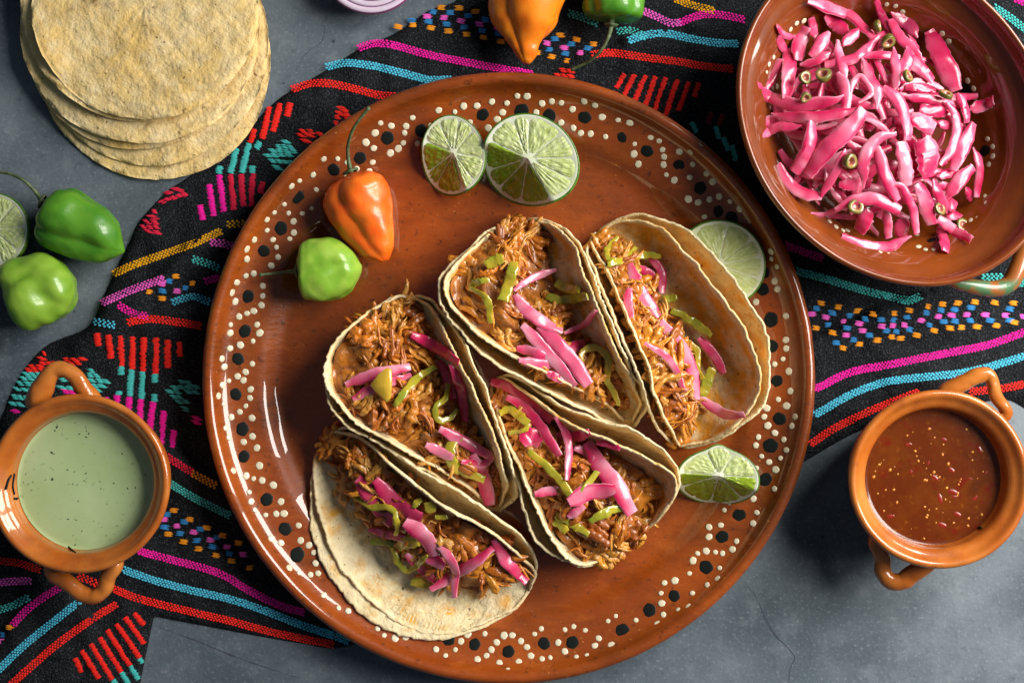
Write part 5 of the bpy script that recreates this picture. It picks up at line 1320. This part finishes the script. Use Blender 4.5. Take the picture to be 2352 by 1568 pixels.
for i in range(110):         # the lower layer that shows between the top ones
    a = r.uniform(0, 6.28); d = 190 * sqrt(r.random()); cx, cy = 2005 + d * cos(a), 300 + d * sin(a); b_ = r.uniform(0, 6.28); L0 = r.uniform(70, 165)
    bend = r.uniform(-38, 38); tt = np.linspace(-.5, .5, 16)
    q = np.c_[cx + L0 * tt * cos(b_) - bend * (1 - 4 * tt ** 2) * sin(b_), cy + L0 * tt * sin(b_) + bend * (1 - 4 * tt ** 2) * cos(b_)]
    z = pile_z(q[:, 0], q[:, 1]) - r.uniform(4, 46)
    w_ = Wn(np.c_[q, z]); z = np.maximum(z, np.array([bowl_z(x, y) for x, y in w_[:, :2]]) + 5)
    wd_, tn_ = r.uniform(11, 27), r.uniform(.45, 1.0)
    onion_strip(Wn(np.c_[q, z]), wd_, 9000 + i * 5, tn_, 3.2, .17, r.uniform(-.4, .4), .6, .6, olabel(wd_, tn_, True), 'pickled onion strips in the bowl')
for i, (rg, pts, w, tone) in enumerate(BO):
    q = catmull(rg(pts), 24)
    z = pile_z(q[:, 0], q[:, 1]) - 6 + 26 * i / len(BO)
    z = np.convolve(np.pad(z, 3, 'edge'), np.ones(7) / 7, 'valid')
    w_ = Wn(np.c_[q, z]); z = np.maximum(z, np.array([bowl_z(x, y) for x, y in w_[:, :2]]) + 6)
    z = z + 4 * np.sin(np.linspace(0, pi, 24))
    onion_strip(Wn(np.c_[q, z]), w * k1 * (1.1 if w < 100 else .92), 7000 + i * 5, tone + (.15 if tone < .85 else 0), 3.4, .17, r.uniform(-.3, .3), r.choice([.2, .4, .8]) if w < 100 else .65, r.choice([.2, .4, .8]) if w < 100 else .65, olabel(w * k1, tone, False), 'pickled onion strips in the bowl')
# pepper rings
def ring(px, py, rad, ax, seed, z, lbl, grp, length=.55):
    """short length of green pepper with open pale core; ax = axis direction"""
    ax = np.array(ax, float); ax /= np.linalg.norm(ax)
    up = np.array([0, 0, 1.]) if abs(ax[2]) < .9 else np.array([1., 0, 0])
    A = np.cross(ax, up); A /= np.linalg.norm(A); B = np.cross(A, ax)
    c = W(px, py, z); n = 28; a = np.arange(n) / n * 2 * pi
    prof_o = [(.62, -length * .5), (.95, -length * .5), (1.0, -length * .38), (1.0, length * .38), (.95, length * .5), (.62, length * .5), (.5, length * .42), (.42, 0), (.3, -length * .2), (.02, -length * .25)]
    rings = []; cols = []
    rr = np.random.default_rng(seed); wob = 1 + .06 * np.sin(3 * a + seed)
    for r_, h in prof_o:
        rings.append(c + (A * np.cos(a)[:, None] + B * np.sin(a)[:, None]) * (rad * r_ * wob)[:, None] + ax * rad * h * 2)
        cols.append(np.tile([.115, .115, .018] if r_ >= .94 else ([.34, .26, .085] if r_ > .55 else [.42, .13, .10]), (n, 1)))
    V = np.vstack(rings); o = fixn(obj('pepper_ring', V, gridf(len(prof_o), n, 0, False, True), m_jal, None, c, np.vstack(cols)))
    return tag(o, lbl, 'pepper ring', grp)
RL, RGp = 'small olive green pepper ring among the pink onions in the bowl', 'pepper rings in the bowl'
for i, (rg, x, y, rd, ax, ln) in enumerate([(R4, 635, 610, 17, (.35, .05, .8), .6), (R4, 780, 590, 20, (-.3, .45, .7), .6), (R4, 1285, 325, 19, (.2, -.6, .5), .6), (R4, 1205, 205, 16, (.7, .1, .4), .6), (R4, 1440, 600, 17, (.6, .3, .6), .5), (R4, 1740, 740, 18, (.2, .7, .5), .5), (R4, 985, 1265, 19, (.45, -.2, .75), .8), (R8, 1035, 440, 20, (.05, .05, 1), .35), (R8, 1690, 460, 17, (.45, .2, .8), .55), (R8, 1875, 590, 19, (.2, .3, .8), .35), (R4, 640, 765, 14, (.1, -.5, .7), .5)]):
    x, y = rg([(x, y)])[0]
    ring(x, y, rd * .86, ax, i, max(pile_z(x, y) + 22, 60), RL, RGp, ln * .6)
